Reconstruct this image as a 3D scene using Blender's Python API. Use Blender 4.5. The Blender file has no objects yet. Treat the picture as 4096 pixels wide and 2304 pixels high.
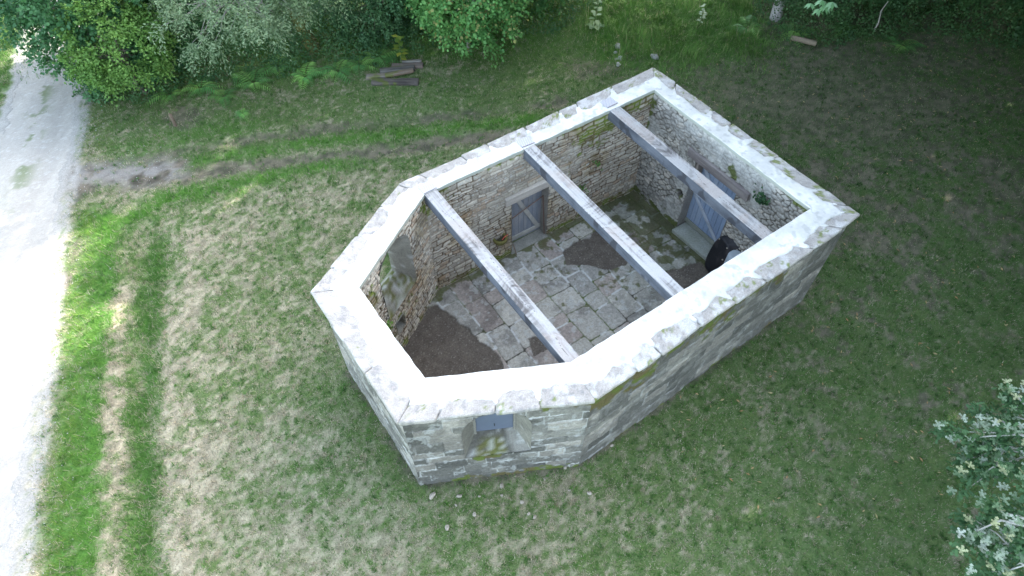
import bpy, math
import numpy as np
from math import radians
C = bpy.context.scene.collection
SC = bpy.context.scene

# ---------------------------------------------------------------- camera
CAM_H, PITCH, FPX = 12.66, 0.9272, 2633.83
cd = bpy.data.cameras.new('camera'); cam = bpy.data.objects.new('camera', cd); C.objects.link(cam)
cam.location = (0, 0, CAM_H); cam.rotation_euler = (math.pi/2-PITCH, 0, 0)
cd.sensor_width = 36; cd.lens = 36*FPX/4096; cd.clip_end = 2000; cd.clip_start = .1
SC.camera = cam

# ---------------------------------------------------------------- sky, sun, exposure
SUN_EL, SUN_AZ = radians(30), radians(47)       # azimuth measured from +Y towards +X
w = bpy.data.worlds.new('World'); SC.world = w; w.use_nodes = True
nt = w.node_tree; nt.nodes.clear()
sky = nt.nodes.new('ShaderNodeTexSky'); sky.sky_type = 'NISHITA'; sky.sun_disc = False
sky.sun_elevation = SUN_EL; sky.sun_rotation = SUN_AZ
sky.air_density = .8; sky.dust_density = 2.5; sky.ozone_density = .8
bg = nt.nodes.new('ShaderNodeBackground'); bg.inputs[1].default_value = .15
wo = nt.nodes.new('ShaderNodeOutputWorld')
hs = nt.nodes.new('ShaderNodeHueSaturation'); hs.inputs['Saturation'].default_value = .66; hs.inputs['Hue'].default_value = .488
nt.links.new(sky.outputs[0], hs.inputs['Color']); nt.links.new(hs.outputs[0], bg.inputs[0]); nt.links.new(bg.outputs[0], wo.inputs[0])
sl = bpy.data.lights.new('sun', 'SUN'); sl.energy = 2.5; sl.angle = radians(.6); sl.color = (1, .95, .87)
so = bpy.data.objects.new('sun', sl); C.objects.link(so)
so.rotation_euler = (math.pi/2-SUN_EL, 0, math.pi-SUN_AZ)
so.location = (10, 10, 30)
SC.view_settings.view_transform = 'Standard'; SC.view_settings.look = 'None'
SC.view_settings.gamma = 1; SC.view_settings.exposure = 2.93

# ---------------------------------------------------------------- helpers
def at(px, py, z=0.):
    """world point at height z seen at pixel (px, py) of the 4096 px photo"""
    u = (px-2048)/FPX; v = (1152-py)/FPX
    d = np.array([u, math.cos(PITCH)+v*math.sin(PITCH), -math.sin(PITCH)+v*math.cos(PITCH)])
    return np.array([0, 0, CAM_H])+d*(z-CAM_H)/d[2]
def ad(x, y, z=0.): return at(x*1.5901, y*1.5901, z)

def sm(a, b, x):
    t = np.clip((x-a)/(b-a), 0, 1); return t*t*(3-2*t)
def _tab(seed): return np.random.default_rng(seed).random((256, 256)).astype(np.float32)
_T = {}
def vn(x, y, seed=0):
    if seed not in _T: _T[seed] = _tab(seed+77)
    T = _T[seed]; xi = np.floor(x).astype(int); yi = np.floor(y).astype(int)
    fx = x-xi; fy = y-yi; fx = fx*fx*(3-2*fx); fy = fy*fy*(3-2*fy)
    a = T[xi & 255, yi & 255]; b = T[(xi+1) & 255, yi & 255]; c = T[xi & 255, (yi+1) & 255]; d = T[(xi+1) & 255, (yi+1) & 255]
    return (a*(1-fx)+b*fx)*(1-fy)+(c*(1-fx)+d*fx)*fy
def fbm(x, y, s=1., o=4, seed=0, g=.5):
    r = 0; a = 1; t = 0
    for i in range(o):
        r = r+a*vn(x*s+i*17.3, y*s+i*9.1, seed+i); t += a; a *= g; s *= 2.03
    return r/t                                     # 0..1, mean .5
def v3(p, s, seed=0):                              # cheap 3-D noise, -1..1
    x, y, z = p[:, 0]*s, p[:, 1]*s, p[:, 2]*s
    return (vn(x+z*.37, y+z*.71, seed)+vn(y-x*.31, z+x*.53, seed+1)+vn(z+y*.43, x-y*.29, seed+2))*2/3-1
def hsh(i, k=0.):
    v = np.sin(i*12.9898+k*78.233+1.7)*43758.5453; return v-np.floor(v)
def mix(a, b, t):
    t = np.asarray(t)[..., None]; return np.asarray(a)*(1-t)+np.asarray(b)*t
def col(c, n): return np.tile(np.array(c, float), (n, 1))

def make(name, V, F, mat, parent=None, cols=None, smooth=True):
    """F: (n,3) or (n,4) int array, or list of such arrays"""
    V = np.asarray(V, np.float32).reshape(-1, 3)
    Fs = F if isinstance(F, list) else [F]
    Fs = [np.asarray(f, np.int32) for f in Fs if len(f)]
    me = bpy.data.meshes.new(name); me.vertices.add(len(V)); me.vertices.foreach_set('co', V.ravel())
    idx = np.concatenate([f.ravel() for f in Fs]); tot = np.concatenate([np.full(len(f), f.shape[1], np.int32) for f in Fs])
    st = np.concatenate([[0], np.cumsum(tot)[:-1]]).astype(np.int32)
    me.loops.add(len(idx)); me.loops.foreach_set('vertex_index', idx)
    me.polygons.add(len(tot)); me.polygons.foreach_set('loop_start', st)
    try: me.polygons.foreach_set('loop_total', tot)
    except Exception: pass
    if cols is not None:
        ca = me.color_attributes.new('Col', 'FLOAT_COLOR', 'POINT')
        cc = np.ones((len(V), 4), np.float32); cc[:, :3] = cols; ca.data.foreach_set('color', cc.ravel())
    me.update(calc_edges=True)
    if smooth: me.polygons.foreach_set('use_smooth', np.ones(len(tot), bool))
    me.validate(); me.materials.append(mat)
    o = bpy.data.objects.new(name, me); C.objects.link(o)
    if parent is not None: o.parent = parent
    return o
def empty(name, loc=(0, 0, 0), parent=None):
    o = bpy.data.objects.new(name, None); C.objects.link(o); o.location = [float(v) for v in loc]; o.empty_display_size = .2
    if parent is not None: o.parent = parent
    return o
def tag(o, label, cat, group=None, kind=None):
    if label: o['label'] = label
    if cat: o['category'] = cat
    if group: o['group'] = group
    if kind: o['kind'] = kind
    return o
class MB:
    def __init__(s): s.V = []; s.F = []; s.K = []; s.n = 0
    def add(s, V, F, K):
        V = np.asarray(V, float).reshape(-1, 3); K = np.broadcast_to(np.asarray(K, float), (len(V), 3))
        s.V.append(V); s.K.append(K)
        for f in (F if isinstance(F, list) else [F]): s.F.append(np.asarray(f, int)+s.n)
        s.n += len(V)
    def build(s, name, mat, parent=None, smooth=True, origin=None):
        V = np.concatenate(s.V)
        if origin is not None: V = V-np.asarray(origin)
        o = make(name, V, s.F, mat, parent, np.concatenate(s.K), smooth)
        if origin is not None: o.location = [float(v) for v in origin]
        return o
def grid_faces(nu, nv, off=0):
    i, j = np.meshgrid(np.arange(nu-1), np.arange(nv-1), indexing='ij'); a = (i*nv+j).ravel()+off
    return np.stack([a, a+nv, a+nv+1, a+1], 1)

# ---------------------------------------------------------------- materials
def mat_v(name, rough=.9, bump=.3, bscale=60., var=.25, vscale=25., spec=.3, trans=0., det=4.):
    m = bpy.data.materials.new(name); m.use_nodes = True; n = m.node_tree; N = n.nodes; L = n.links; N.clear()
    out = N.new('ShaderNodeOutputMaterial'); b = N.new('ShaderNodeBsdfPrincipled')
    a = N.new('ShaderNodeAttribute'); a.attribute_name = 'Col'
    g = N.new('ShaderNodeNewGeometry')
    nz = N.new('ShaderNodeTexNoise'); nz.inputs['Scale'].default_value = vscale; nz.inputs['Detail'].default_value = det
    nz.inputs['Roughness'].default_value = .7
    L.new(g.outputs['Position'], nz.inputs['Vector'])
    mr = N.new('ShaderNodeMapRange'); mr.inputs[1].default_value = .25; mr.inputs[2].default_value = .75
    mr.inputs[3].default_value = 1-var; mr.inputs[4].default_value = 1+var
    L.new(nz.outputs[0], mr.inputs[0])
    vm = N.new('ShaderNodeVectorMath'); vm.operation = 'SCALE'
    L.new(a.outputs['Color'], vm.inputs[0]); L.new(mr.outputs[0], vm.inputs['Scale'])
    L.new(vm.outputs[0], b.inputs['Base Color'])
    b.inputs['Roughness'].default_value = rough; b.inputs['Specular IOR Level'].default_value = spec
    if bump > 0:
        n2 = N.new('ShaderNodeTexNoise'); n2.inputs['Scale'].default_value = bscale; n2.inputs['Detail'].default_value = 5
        L.new(g.outputs['Position'], n2.inputs['Vector'])
        bp = N.new('ShaderNodeBump'); bp.inputs['Strength'].default_value = bump; bp.inputs['Distance'].default_value = .02
        L.new(n2.outputs[0], bp.inputs['Height']); L.new(bp.outputs[0], b.inputs['Normal'])
    if trans > 0:
        t = N.new('ShaderNodeBsdfTranslucent'); L.new(vm.outputs[0], t.inputs[0])
        ms = N.new('ShaderNodeMixShader'); ms.inputs[0].default_value = trans
        L.new(b.outputs[0], ms.inputs[1]); L.new(t.outputs[0], ms.inputs[2]); L.new(ms.outputs[0], out.inputs[0])
    else: L.new(b.outputs[0], out.inputs[0])
    return m
M_stone = mat_v('granite', .92, .5, 45, .28, 30)
M_cap = mat_v('lime_mortar', .85, .25, 30, .06, 12)
M_cope = mat_v('coping_granite', .9, .6, 55, .3, 45)
M_soil = mat_v('soil', .95, .5, 40, .3, 30)
M_road = mat_v('gravel_road', .95, .4, 60, .15, 35)
M_grass = mat_v('grass', .75, 0, 1, .15, 8, trans=.3)
M_leaf = mat_v('leaves', .55, 0, 1, .15, 6, spec=.4, trans=.3)
M_bark = mat_v('bark', .9, .6, 30, .3, 20)
M_wood = mat_v('weathered_wood', .85, .3, 60, .15, 40)
M_black = mat_v('black_plastic', .5, .15, 20, .35, 8, spec=.4)
M_plastic = mat_v('plastic', .45, .05, 20, .05, 8, spec=.5)
M_metal = mat_v('rusty_metal', .7, .3, 60, .2, 20)

# ---------------------------------------------------------------- shapes
def rbox(h, r=.01, step=.1):
    """rounded box, half sizes h; returns verts, faces, normals-ish"""
    h = np.array(h, float); r = min(r, h.min()*.9); V = []; F = []; n = 0
    def line(H):
        k = max(2, int(2*(H-r)/step)+1)
        m = np.linspace(-(H-r), H-r, k)
        return np.concatenate([[-H, -H+r*.35], m, [H-r*.35, H]])
    for ax in range(3):
        a, b = (ax+1) % 3, (ax+2) % 3
        la, lb = line(h[a]), line(h[b])
        for s in (-1, 1):
            A, B = np.meshgrid(la, lb, indexing='ij')
            P = np.zeros((A.size, 3)); P[:, ax] = s*h[ax]; P[:, a] = A.ravel(); P[:, b] = B.ravel()
            f = grid_faces(len(la), len(lb), n)
            if s < 0: f = f[:, ::-1]
            V.append(P); F.append(f); n += len(P)
    P = np.concatenate(V); inner = np.clip(P, -(h-r), h-r); d = P-inner
    L = np.linalg.norm(d, axis=1, keepdims=True); P = inner+d/np.maximum(L, 1e-9)*r
    N = d/np.maximum(L, 1e-9)
    return P, np.concatenate(F), N
def hexbox(corners, r=.015, step=.06, rough=.006, ns=12., seed=0):
    """corners: 8 points, order (x0y0z0,x1y0z0,x1y1z0,x0y1z0, then z1)"""
    c = np.array(corners, float)
    hx = np.linalg.norm(c[1]-c[0])/2; hy = np.linalg.norm(c[3]-c[0])/2; hz = np.linalg.norm(c[4]-c[0])/2
    P, F, N = rbox((hx, hy, hz), r, step); q = P/np.array([hx, hy, hz])*.5+.5
    x, y, z = q[:, :1], q[:, 1:2], q[:, 2:]
    W = ((c[0]*(1-x)+c[1]*x)*(1-y)+(c[3]*(1-x)+c[2]*x)*y)*(1-z)+((c[4]*(1-x)+c[5]*x)*(1-y)+(c[7]*(1-x)+c[6]*x)*y)*z
    if rough > 0:
        ctr = c.mean(0); o = W-ctr; o /= np.maximum(np.linalg.norm(o, axis=1, keepdims=True), 1e-6)
        W = W+o*(v3(W, ns, seed)*rough+v3(W, ns*.3, seed+5)*rough*1.6)[:, None]
    return W, F, q
def bar(a, b, w, h, up=(0, 0, 1), **k):
    a = np.array(a, float); b = np.array(b, float); d = (b-a)/np.linalg.norm(b-a)
    s = np.cross(d, up); s /= np.linalg.norm(s); u = np.cross(s, d); s *= w/2; u *= h/2
    return hexbox([a-s-u, b-s-u, b+s-u, a+s-u, a-s+u, b-s+u, b+s+u, a+s+u], **k)
def tube(pts, rad, n=8):
    pts = np.array(pts, float); rad = np.broadcast_to(rad, len(pts)); V = []
    T = np.gradient(pts, axis=0); T /= np.maximum(np.linalg.norm(T, axis=1, keepdims=True), 1e-9)
    ref = np.array([.31, .17, .93]) if abs(T[:, 2]).mean() < .8 else np.array([1., .1, .05])
    for p, t, r in zip(pts, T, rad):
        a = np.cross(t, ref); a /= np.linalg.norm(a); b = np.cross(t, a)
        th = np.arange(n)*2*math.pi/n; V.append(p+r*(np.cos(th)[:, None]*a+np.sin(th)[:, None]*b))
    V = np.concatenate(V); F = []
    for i in range(len(pts)-1):
        for j in range(n): F.append((i*n+j, i*n+(j+1) % n, (i+1)*n+(j+1) % n, (i+1)*n+j))
    return V, np.array(F)
def rock(r, seed, sub=3):
    g = np.random.default_rng(seed); n = 7+sub
    th, ph = np.meshgrid(np.linspace(0, 2*math.pi, 2*n, endpoint=False), np.linspace(0, math.pi, n), indexing='ij')
    P = np.stack([np.cos(th)*np.sin(ph), np.sin(th)*np.sin(ph), np.cos(ph)], -1).reshape(-1, 3)
    for _ in range(12):                                     # planar cuts make it angular
        d = g.normal(size=3); d /= np.linalg.norm(d); k = g.uniform(.5, .8)
        s = P@d; P = P-np.maximum(s-k, 0)[:, None]*d
    P = P+v3(P, 3, seed)[:, None]*.06*P
    F = []
    for i in range(2*n):
        for j in range(n-1): F.append((i*n+j, i*n+j+1, ((i+1) % (2*n))*n+j+1, ((i+1) % (2*n))*n+j))
    return P*np.array(r), np.array(F)

# ---------------------------------------------------------------- stone patterns
def courses(u, v, rh, wd, seed, warp=.02, ws=3., rr=.03):
    g = np.random.default_rng(seed)
    U = u+(fbm(u, v, ws, 3, seed+50)-.5)*2*warp; W = v+(fbm(u, v, ws, 3, seed+60)-.5)*2*warp
    lo, hi = W.min()-1, W.max()+1; rows = [lo]
    while rows[-1] < hi: rows.append(rows[-1]+g.uniform(*rh))
    rows = np.array(rows); ri = np.clip(np.searchsorted(rows, W)-1, 0, len(rows)-2)
    d = np.zeros_like(U); idn = np.zeros_like(U); lu = np.zeros_like(U); lv = np.zeros_like(U)
    u0, u1 = U.min()-1, U.max()+1
    for r in np.unique(ri):
        m = ri == r; b = [u0-g.uniform(0, wd[1])]
        k = g.uniform(.75, 1.25)
        while b[-1] < u1: b.append(b[-1]+g.uniform(*wd)*k)
        b = np.array(b); x = U[m]; i = np.clip(np.searchsorted(b, x)-1, 0, len(b)-2)
        dx = np.minimum(x-b[i], b[i+1]-x); dy = np.minimum(W[m]-rows[r], rows[r+1]-W[m])
        dd = np.minimum(dx, dy); c = (dx < rr) & (dy < rr)
        dd = np.where(c, rr-np.hypot(rr-dx, rr-dy), dd)
        d[m] = dd; idn[m] = r*131+i; lu[m] = x-(b[i]+b[i+1])/2; lv[m] = W[m]-(rows[r]+rows[r+1])/2
    return idn, d, lu, lv
def voro(u, v, su, sv, seed, warp=.02, jit=.42):
    U = (u+(fbm(u, v, 5, 3, seed+50)-.5)*2*warp)/su; W = (v+(fbm(u, v, 5, 3, seed+60)-.5)*2*warp)/sv
    iu = np.floor(U); iv = np.floor(W); f1 = np.full(U.shape, 9.); f2 = np.full(U.shape, 9.); idn = np.zeros_like(U); lu = np.zeros_like(U); lv = np.zeros_like(U)
    for a in (-2, -1, 0, 1, 2):
        for b in (-1, 0, 1):
            ci = iu+a; cj = iv+b; k = ci*157+cj*7+seed
            px = ci+.5+(hsh(k, 1)-.5)*2*jit+(np.mod(cj, 2))*.5; py = cj+.5+(hsh(k, 2)-.5)*2*jit*.8
            dx = U-px; dy = W-py; dist = np.sqrt(dx*dx+dy*dy)
            c = dist < f1; f2 = np.where(c, f1, np.minimum(f2, dist)); idn = np.where(c, k, idn)
            lu = np.where(c, dx*su, lu); lv = np.where(c, dy*sv, lv); f1 = np.where(c, dist, f1)
    return idn, (f2-f1)*min(su, sv)*.5, lu, lv

def arch_top(u, u0, u1, zs, za):
    c = (u0+u1)/2; t = np.clip(np.abs(u-c)/((u1-u0)/2), 0, 1); return zs+(za-zs)*np.sqrt(1-t*t)
def in_arch(u, z, u0, u1, z0, zs, za):
    return (u > u0) & (u < u1) & (z > z0) & (z < arch_top(u, u0, u1, zs, za))
def outline(u0, u1, z0, zs, za, nb=10, ns=12, na=20):
    p = [(u, z0) for u in np.linspace(u0, u1, nb, endpoint=False)]
    p += [(u1, z) for z in np.linspace(z0, zs, ns, endpoint=False)]
    c = (u0+u1)/2; R = (u1-u0)/2
    p += [(c+R*math.cos(t), zs+(za-zs)*math.sin(t)) for t in np.linspace(0, math.pi, na, endpoint=False)]
    p += [(u0, z) for z in np.linspace(zs, z0, ns, endpoint=False)]
    return np.array(p)

GRAN = np.array([.36, .34, .30]); MOSS = np.array([.10, .13, .02]); MOSSB = np.array([.115, .095, .035]); DARK = np.array([.06, .055, .05])
LICH = np.array([.52, .53, .50])

def wall_face(mb, a, b, nrm, z0, z1, pat, hf, cf, hole=None, res=.016):
    """relief sheet from a to b (xy), facing nrm; pat(u,z)->(id,d,lu,lv); hf,cf get (u,z,id,d,lu,lv)"""
    a = np.array(a); b = np.array(b); L = np.linalg.norm(b-a); t = (b-a)/L
    nu = int(L/res)+1; nv = int((z1-z0)/res)+1
    u, z = np.meshgrid(np.linspace(0, L, nu), np.linspace(z0, z1, nv), indexing='ij'); u = u.ravel(); z = z.ravel()
    p = pat(u, z); h = hf(u, z, *p); c = cf(u, z, *p)
    h = h*sm(0, .03, u)*sm(0, .03, L-u)
    V = np.zeros((len(u), 3)); V[:, :2] = a+u[:, None]*t+h[:, None]*np.array(nrm); V[:, 2] = z
    F = grid_faces(nu, nv)
    if t[0]*nrm[1]-t[1]*nrm[0] > 0: F = F[:, ::-1]
    if hole is not None:
        m = hole(u, z); F = F[~m[F].all(1)]
    mb.add(V, F, np.clip(c, 0.005, .95))
def loft(mb, a, b, nout, profs, cfun, sub=7, rough=.008, seed=0):
    """profs: list of (depth along nout from line a-b, outline array); closed lofted skin"""
    a = np.array(a); b = np.array(b); t = (b-a)/np.linalg.norm(b-a); nout = np.array(nout)
    rows = []
    for k in range(len(profs)-1):
        (d0, o0), (d1, o1) = profs[k], profs[k+1]
        for i in range(sub+(k == len(profs)-2)):
            f = i/sub; o = o0*(1-f)+o1*f; d = d0*(1-f)+d1*f
            rows.append(np.c_[a+o[:, :1]*t+d*nout, o[:, 1]])
    n = len(rows[0]); V = np.concatenate(rows); F = []
    for i in range(len(rows)-1):
        for j in range(n): F.append((i*n+j, i*n+(j+1) % n, (i+1)*n+(j+1) % n, (i+1)*n+j))
    F = np.array(F); idx = np.tile(np.arange(n), len(rows)); rowi = np.repeat(np.arange(len(rows)), n)
    V2 = V+np.stack([v3(V, 9, seed), v3(V, 9, seed+3), v3(V, 9, seed+6)], 1)*rough
    mb.add(V2, F, cfun(V, idx/n, rowi/(len(rows)-1)))

# ================================================================ CHAPEL
FZ = -.30                                          # sunken floor inside
def xy(p): return np.array(p[:2], float)
PI_ = [xy(at(2617, 359, 3)), xy(at(3246, 837, 3)), xy(at(2286, 1453, 3)), xy(at(1697, 1519, 3)), xy(at(1430, 1152, 3)), xy(at(1695, 778, 3))]
PO_ = [xy(at(2615.5, 263, 3)), xy(at(3448.7, 853.7, 3)), xy(at(2385, 1600, 3)), xy(at(1584.5, 1695, 3)), xy(at(1241, 1164, 3)), xy(at(1591, 732, 3))]
def inset(poly, d):
    n = len(poly); Ls = []
    for i in range(n):
        a, b = poly[i], poly[(i+1) % n]; t = (b-a)/np.linalg.norm(b-a); Ls.append((a-np.array([-t[1], t[0]])*d, t))
    out = []
    for i in range(n):
        (a, d0), (b, e) = Ls[i-1], Ls[i]; s = np.linalg.solve(np.array([d0, -e]).T, b-a); out.append(a+d0*s[0])
    return out
PG_ = inset(PO_, .10)
def frame(poly, i):
    a, b = poly[i], poly[(i+1) % 6]; L = np.linalg.norm(b-a); t = (b-a)/L
    return a, b, L, t, np.array([-t[1], t[0]])      # outward normal on the left of travel
ctr = sum(PI_)/6
chapel = tag(empty('ruined_chapel', (ctr[0], ctr[1], 0)), 'small roofless granite chapel with three cross beams and a three-sided apse', 'chapel')
base = np.array([ctr[0], ctr[1], 0])
def part(mb, name, m, parent=chapel, smooth=True, **k):
    o = mb.build(name, m, parent, smooth)
    o.matrix_parent_inverse = parent_inv(parent)
    return o
def parent_inv(p):
    import mathutils
    M = mathutils.Matrix.Identity(4); q = p
    M = mathutils.Matrix.Translation(-p.location) if p is chapel else mathutils.Matrix.Identity(4)
    return M
def hz(mb):                                        # parts hang under chapel empty
    return mb

# ---- colour / height recipes
def tan_rubble(u, z, idn, d, lu, lv, seed, moss, light=1.):
    r1, r2 = hsh(idn, 1), hsh(idn, 2)
    c = mix([.50, .45, .365], [.33, .295, .24], r1); c = mix(c, [.60, .545, .45], (r2 > .72)*.8); c = mix(c, [.42, .30, .20], (r2 < .10)*.6)
    c = c*light*(.8+.4*fbm(u, z, 14, 3, seed))[:, None]
    st = sm(.5, .7, fbm(u, z, 1.3, 4, seed+3)); c = mix(c, c*np.array([.8, .72, .58]), st*.8)
    c = mix(c, LICH, sm(.66, .74, fbm(u, z, 22, 3, seed+9))*.7)
    joint = 1-sm(.004, .018, d); jc = mix([.10, .065, .035], [.30, .26, .21], sm(.45, .70, fbm(u, z, 1.1, 3, seed+12)))
    c = mix(c, jc, joint)
    m = np.clip(moss(u, z), 0, 1); n = fbm(u, z, 7, 4, seed+20); mm = sm(.62, .40, n-(m-.5)*.75)*(m > .02)
    mm = mm*(.35+.65*sm(.03, .0, d-.01)); mc = mix(MOSS*1.3, MOSSB, sm(.45, .6, fbm(u, z, 5, 3, seed+25)))
    return mix(c, mc, mm)
def rub_h(amp, tilt=.5, e=.022):
    def f(u, z, idn, d, lu, lv):
        return -amp*(1-sm(0, e, d))+(hsh(idn, 3)-.5)*amp*1.1+lu*(hsh(idn, 4)-.5)*.16*tilt+lv*(hsh(idn, 5)-.3)*.3*tilt+(fbm(u, z, 18, 3, 5)-.5)*.014+(fbm(u, z, 1.2, 2, 8)-.5)*.05
    return f
def ashlar_c(u, z, idn, d, lu, lv, seed, dark, moss):
    r1, r2 = hsh(idn, 1), hsh(idn, 2)
    c = mix([.25, .24, .21], [.15, .147, .13], r1); c = mix(c, [.40, .37, .32], (r2 > .8)*.7)
    c = c*(.75+.5*fbm(u, z, 20, 4, seed))[:, None]
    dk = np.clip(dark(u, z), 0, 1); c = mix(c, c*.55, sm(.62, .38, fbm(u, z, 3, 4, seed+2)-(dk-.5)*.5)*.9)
    c = mix(c, LICH*.75, sm(.62, .70, fbm(u, z, 7, 4, seed+5))*(.15 if seed == 220 else .5))
    jw = .010+.022*sm(.5, .75, fbm(u, z, 1.7, 3, seed+30))
    joint = (1-sm(jw*.5, jw, d))*sm(.38, .62, fbm(u, z, 2.6, 3, seed+31)); c = mix(c, mix([.42, .42, .39], [.50, .50, .47], r2)*(.6 if seed == 220 else 1.), joint*.9)
    m = np.clip(moss(u, z), 0, 1); n = fbm(u, z, 5, 4, seed+20); mm = sm(.60, .42, n-(m-.5)*.8)*(m > .02)
    return mix(c, mix(MOSS, MOSSB, sm(.4, .6, fbm(u, z, 4, 3, seed+8))), mm*.92)
def ash_h(u, z, idn, d, lu, lv): return -.018*(1-sm(.002, .018, d))+(hsh(idn, 3)-.5)*.022+(fbm(u, z, 14, 4, 6)-.5)*.03+(fbm(u, z, 1.1, 2, 9)-.5)*.05

# openings -------------------------------------------------
DOORL = (2.17, 3.24, FZ, 1.56)                     # along left wall measured from P6
DOORB = (1.71, 3.02, FZ, 2.12)                     # along back wall measured from P1
WINF = (.93, 2.16, 1.05, 2.10, 2.76)               # front window, outer face, from G4
WINFm = (1.17, 1.90, 1.34, 2.05, 2.55)
WINS_in = (.62, 1.82, 1.08, 2.45, 2.90)            # side window, inner face, from P5
WINS_mid = (.88, 1.58, 1.45, 2.25, 2.6)
WINS_out = (.64, 2.02, 1.1, 2.2, 2.72)
NICHE = (.78, 1.12, .28, .72)

names6 = ['back', 'right', 'front', 'apse end', 'apse side', 'left']
walls = [MB() for _ in range(6)]
# inner faces (travel P[i]->P[i+1]; inside normal = -outward)
def inner(i, pat, hf, cf, hole=None, res=.016):
    a, b, L, t, n = frame(PI_, i)
    # travel a->b, keep u measured from a
    wall_face(walls[i], a, b, -n, FZ-.1, 2.965, pat, hf, cf, hole, res)
def outer(i, pat, hf, cf, hole=None, res=.018):
    a, b, L, t, n = frame(PG_, i)
    wall_face(walls[i], a, b, n, -.1, 2.885, pat, hf, cf, hole, res)
z_ = lambda u, z: np.zeros_like(u)
# left long wall: index 5, from P6 to P1
def moss5(u, z): return .85*sm(2.2, 2.9, z)*sm(3.6, 4.6, u)+.75*sm(1.9, 2.6, z)*sm(.9, .0, u)+.9*sm(.0, -.28, z)*sm(.2, .6, u)+.55*sm(1.2, 2.6, z)*sm(3.5, 4.2, u)*sm(5.4, 4.6, u)+.35*sm(2.75, 2.95, z)
inner(5, lambda u, z: courses(u, z, (.05, .15), (.12, .42), 11, .07, 2.6, .03), rub_h(.022),
      lambda u, z, *p: tan_rubble(u, z, *p, 40, moss5),
      hole=lambda u, z: (u > DOORL[0]) & (u < DOORL[1]) & (z < DOORL[3]))
# back wall: index 0, from P1 to P2
def h0(u, z, idn, d, lu, lv):
    h = rub_h(.024, .7, .022)(u, z, idn, d, lu, lv); pl = plast0(u, z); h = h*(1-pl*.6)
    return h-.2*sm(.12, .09, np.hypot(u-1.50, (z-.80)))-.0
def plast0(u, z): return sm(.42, .6, fbm(u, z, 1.4, 3, 91)+.45*sm(1.4, 2.2, u)*sm(4., 3.3, u)*sm(2.25, 2.5, z)-.1+.4*sm(.32, .1, np.abs(u-1.55))*sm(.75, 1.2, z)*sm(1.7, 1.5, z)+.35*sm(.9, 1.3, u)*sm(1.7, 1.5, u)*sm(.5, 0, z))
def c0(u, z, idn, d, lu, lv):
    r1, r2 = hsh(idn, 1), hsh(idn, 2)
    c = mix([.46, .44, .39], [.30, .29, .26], r1); c = mix(c, [.54, .50, .43], (r2 > .8)*.8)*(.78+.45*fbm(u, z, 16, 4, 3))[:, None]
    c = mix(c, [.12, .11, .09], (1-sm(.003, .013, d))*(.55+.45*sm(.35, .6, fbm(u, z, 2, 3, 93)))); pl = plast0(u, z)
    c = mix(c, mix([.56, .56, .52], [.34, .34, .31], sm(.3, .7, fbm(u, z, 7, 4, 12))), pl*.62)
    m = .8*sm(2.7, 2.95, z)*sm(3.4, 4.4, u)+.7*sm(.1, -.25, z)+.6*sm(.5, .1, u)*sm(1.2, 2.4, z)*sm(.3, .0, u)+.5*sm(.4, .05, np.hypot((u-2.75)*1.2, (z-2.45)))+.5*sm(.25, .1, np.hypot(u-1.45, z-.72))
    mm = sm(.6, .42, fbm(u, z, 6, 4, 33)-(m-.5)*.75)*(m > .02); c = mix(c, MOSS*.9, mm*.9)
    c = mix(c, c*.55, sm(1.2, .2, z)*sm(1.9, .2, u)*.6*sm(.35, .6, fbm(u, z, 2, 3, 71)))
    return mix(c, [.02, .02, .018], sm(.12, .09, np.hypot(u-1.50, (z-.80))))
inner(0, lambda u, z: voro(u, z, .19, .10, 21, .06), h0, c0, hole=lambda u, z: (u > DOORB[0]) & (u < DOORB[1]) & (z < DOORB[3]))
# right wall inner (hidden from the camera side) and front/apse inner, coarser
for i, s in ((1, 31), (2, 32), (3, 33)):
    hl = None
    if i == 2:
        Lf = frame(PG_, 2)[2]; Li = frame(PI_, 2)[2]
        hl = None
    inner(i, (lambda s: lambda u, z: courses(u, z, (.07, .15), (.14, .4), s, .03, 2.5, .02))(s), rub_h(.022),
          (lambda s: lambda u, z, *p: tan_rubble(u, z, *p, s, lambda u, z: .3*sm(2.4, 2.9, z)+.6*sm(0, -.25, z)))(s), hole=hl if i != 2 else (lambda u, z: in_arch(u, z, Li/2-.62, Li/2+.62, 1.0, 1.9, 2.5)), res=.03)
# apse side wall with the open window: index 4, from P5 to P6
def moss4(u, z): return .85*sm(.75, .1, u)*sm(1.0, 2.2, z)*sm(2.9, 2.3, z)+.5*sm(.0, -.25, z)+.5*sm(2.0, 2.5, u)*sm(2.0, 2.7, z)+.5*sm(.9, .4, np.abs(u-1.1))*sm(1.1, .7, z)*sm(.2, .5, z)
inner(4, lambda u, z: courses(u, z, (.05, .12), (.10, .30), 44, .04, 2.5, .02), rub_h(.028, .9),
      lambda u, z, *p: tan_rubble(u, z, *p, 64, moss4, 1.06),
      hole=lambda u, z: in_arch(u, z, *WINS_in) | ((u > NICHE[0]) & (u < NICHE[1]) & (z > NICHE[2]) & (z < NICHE[3])), res=.013)

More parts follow.
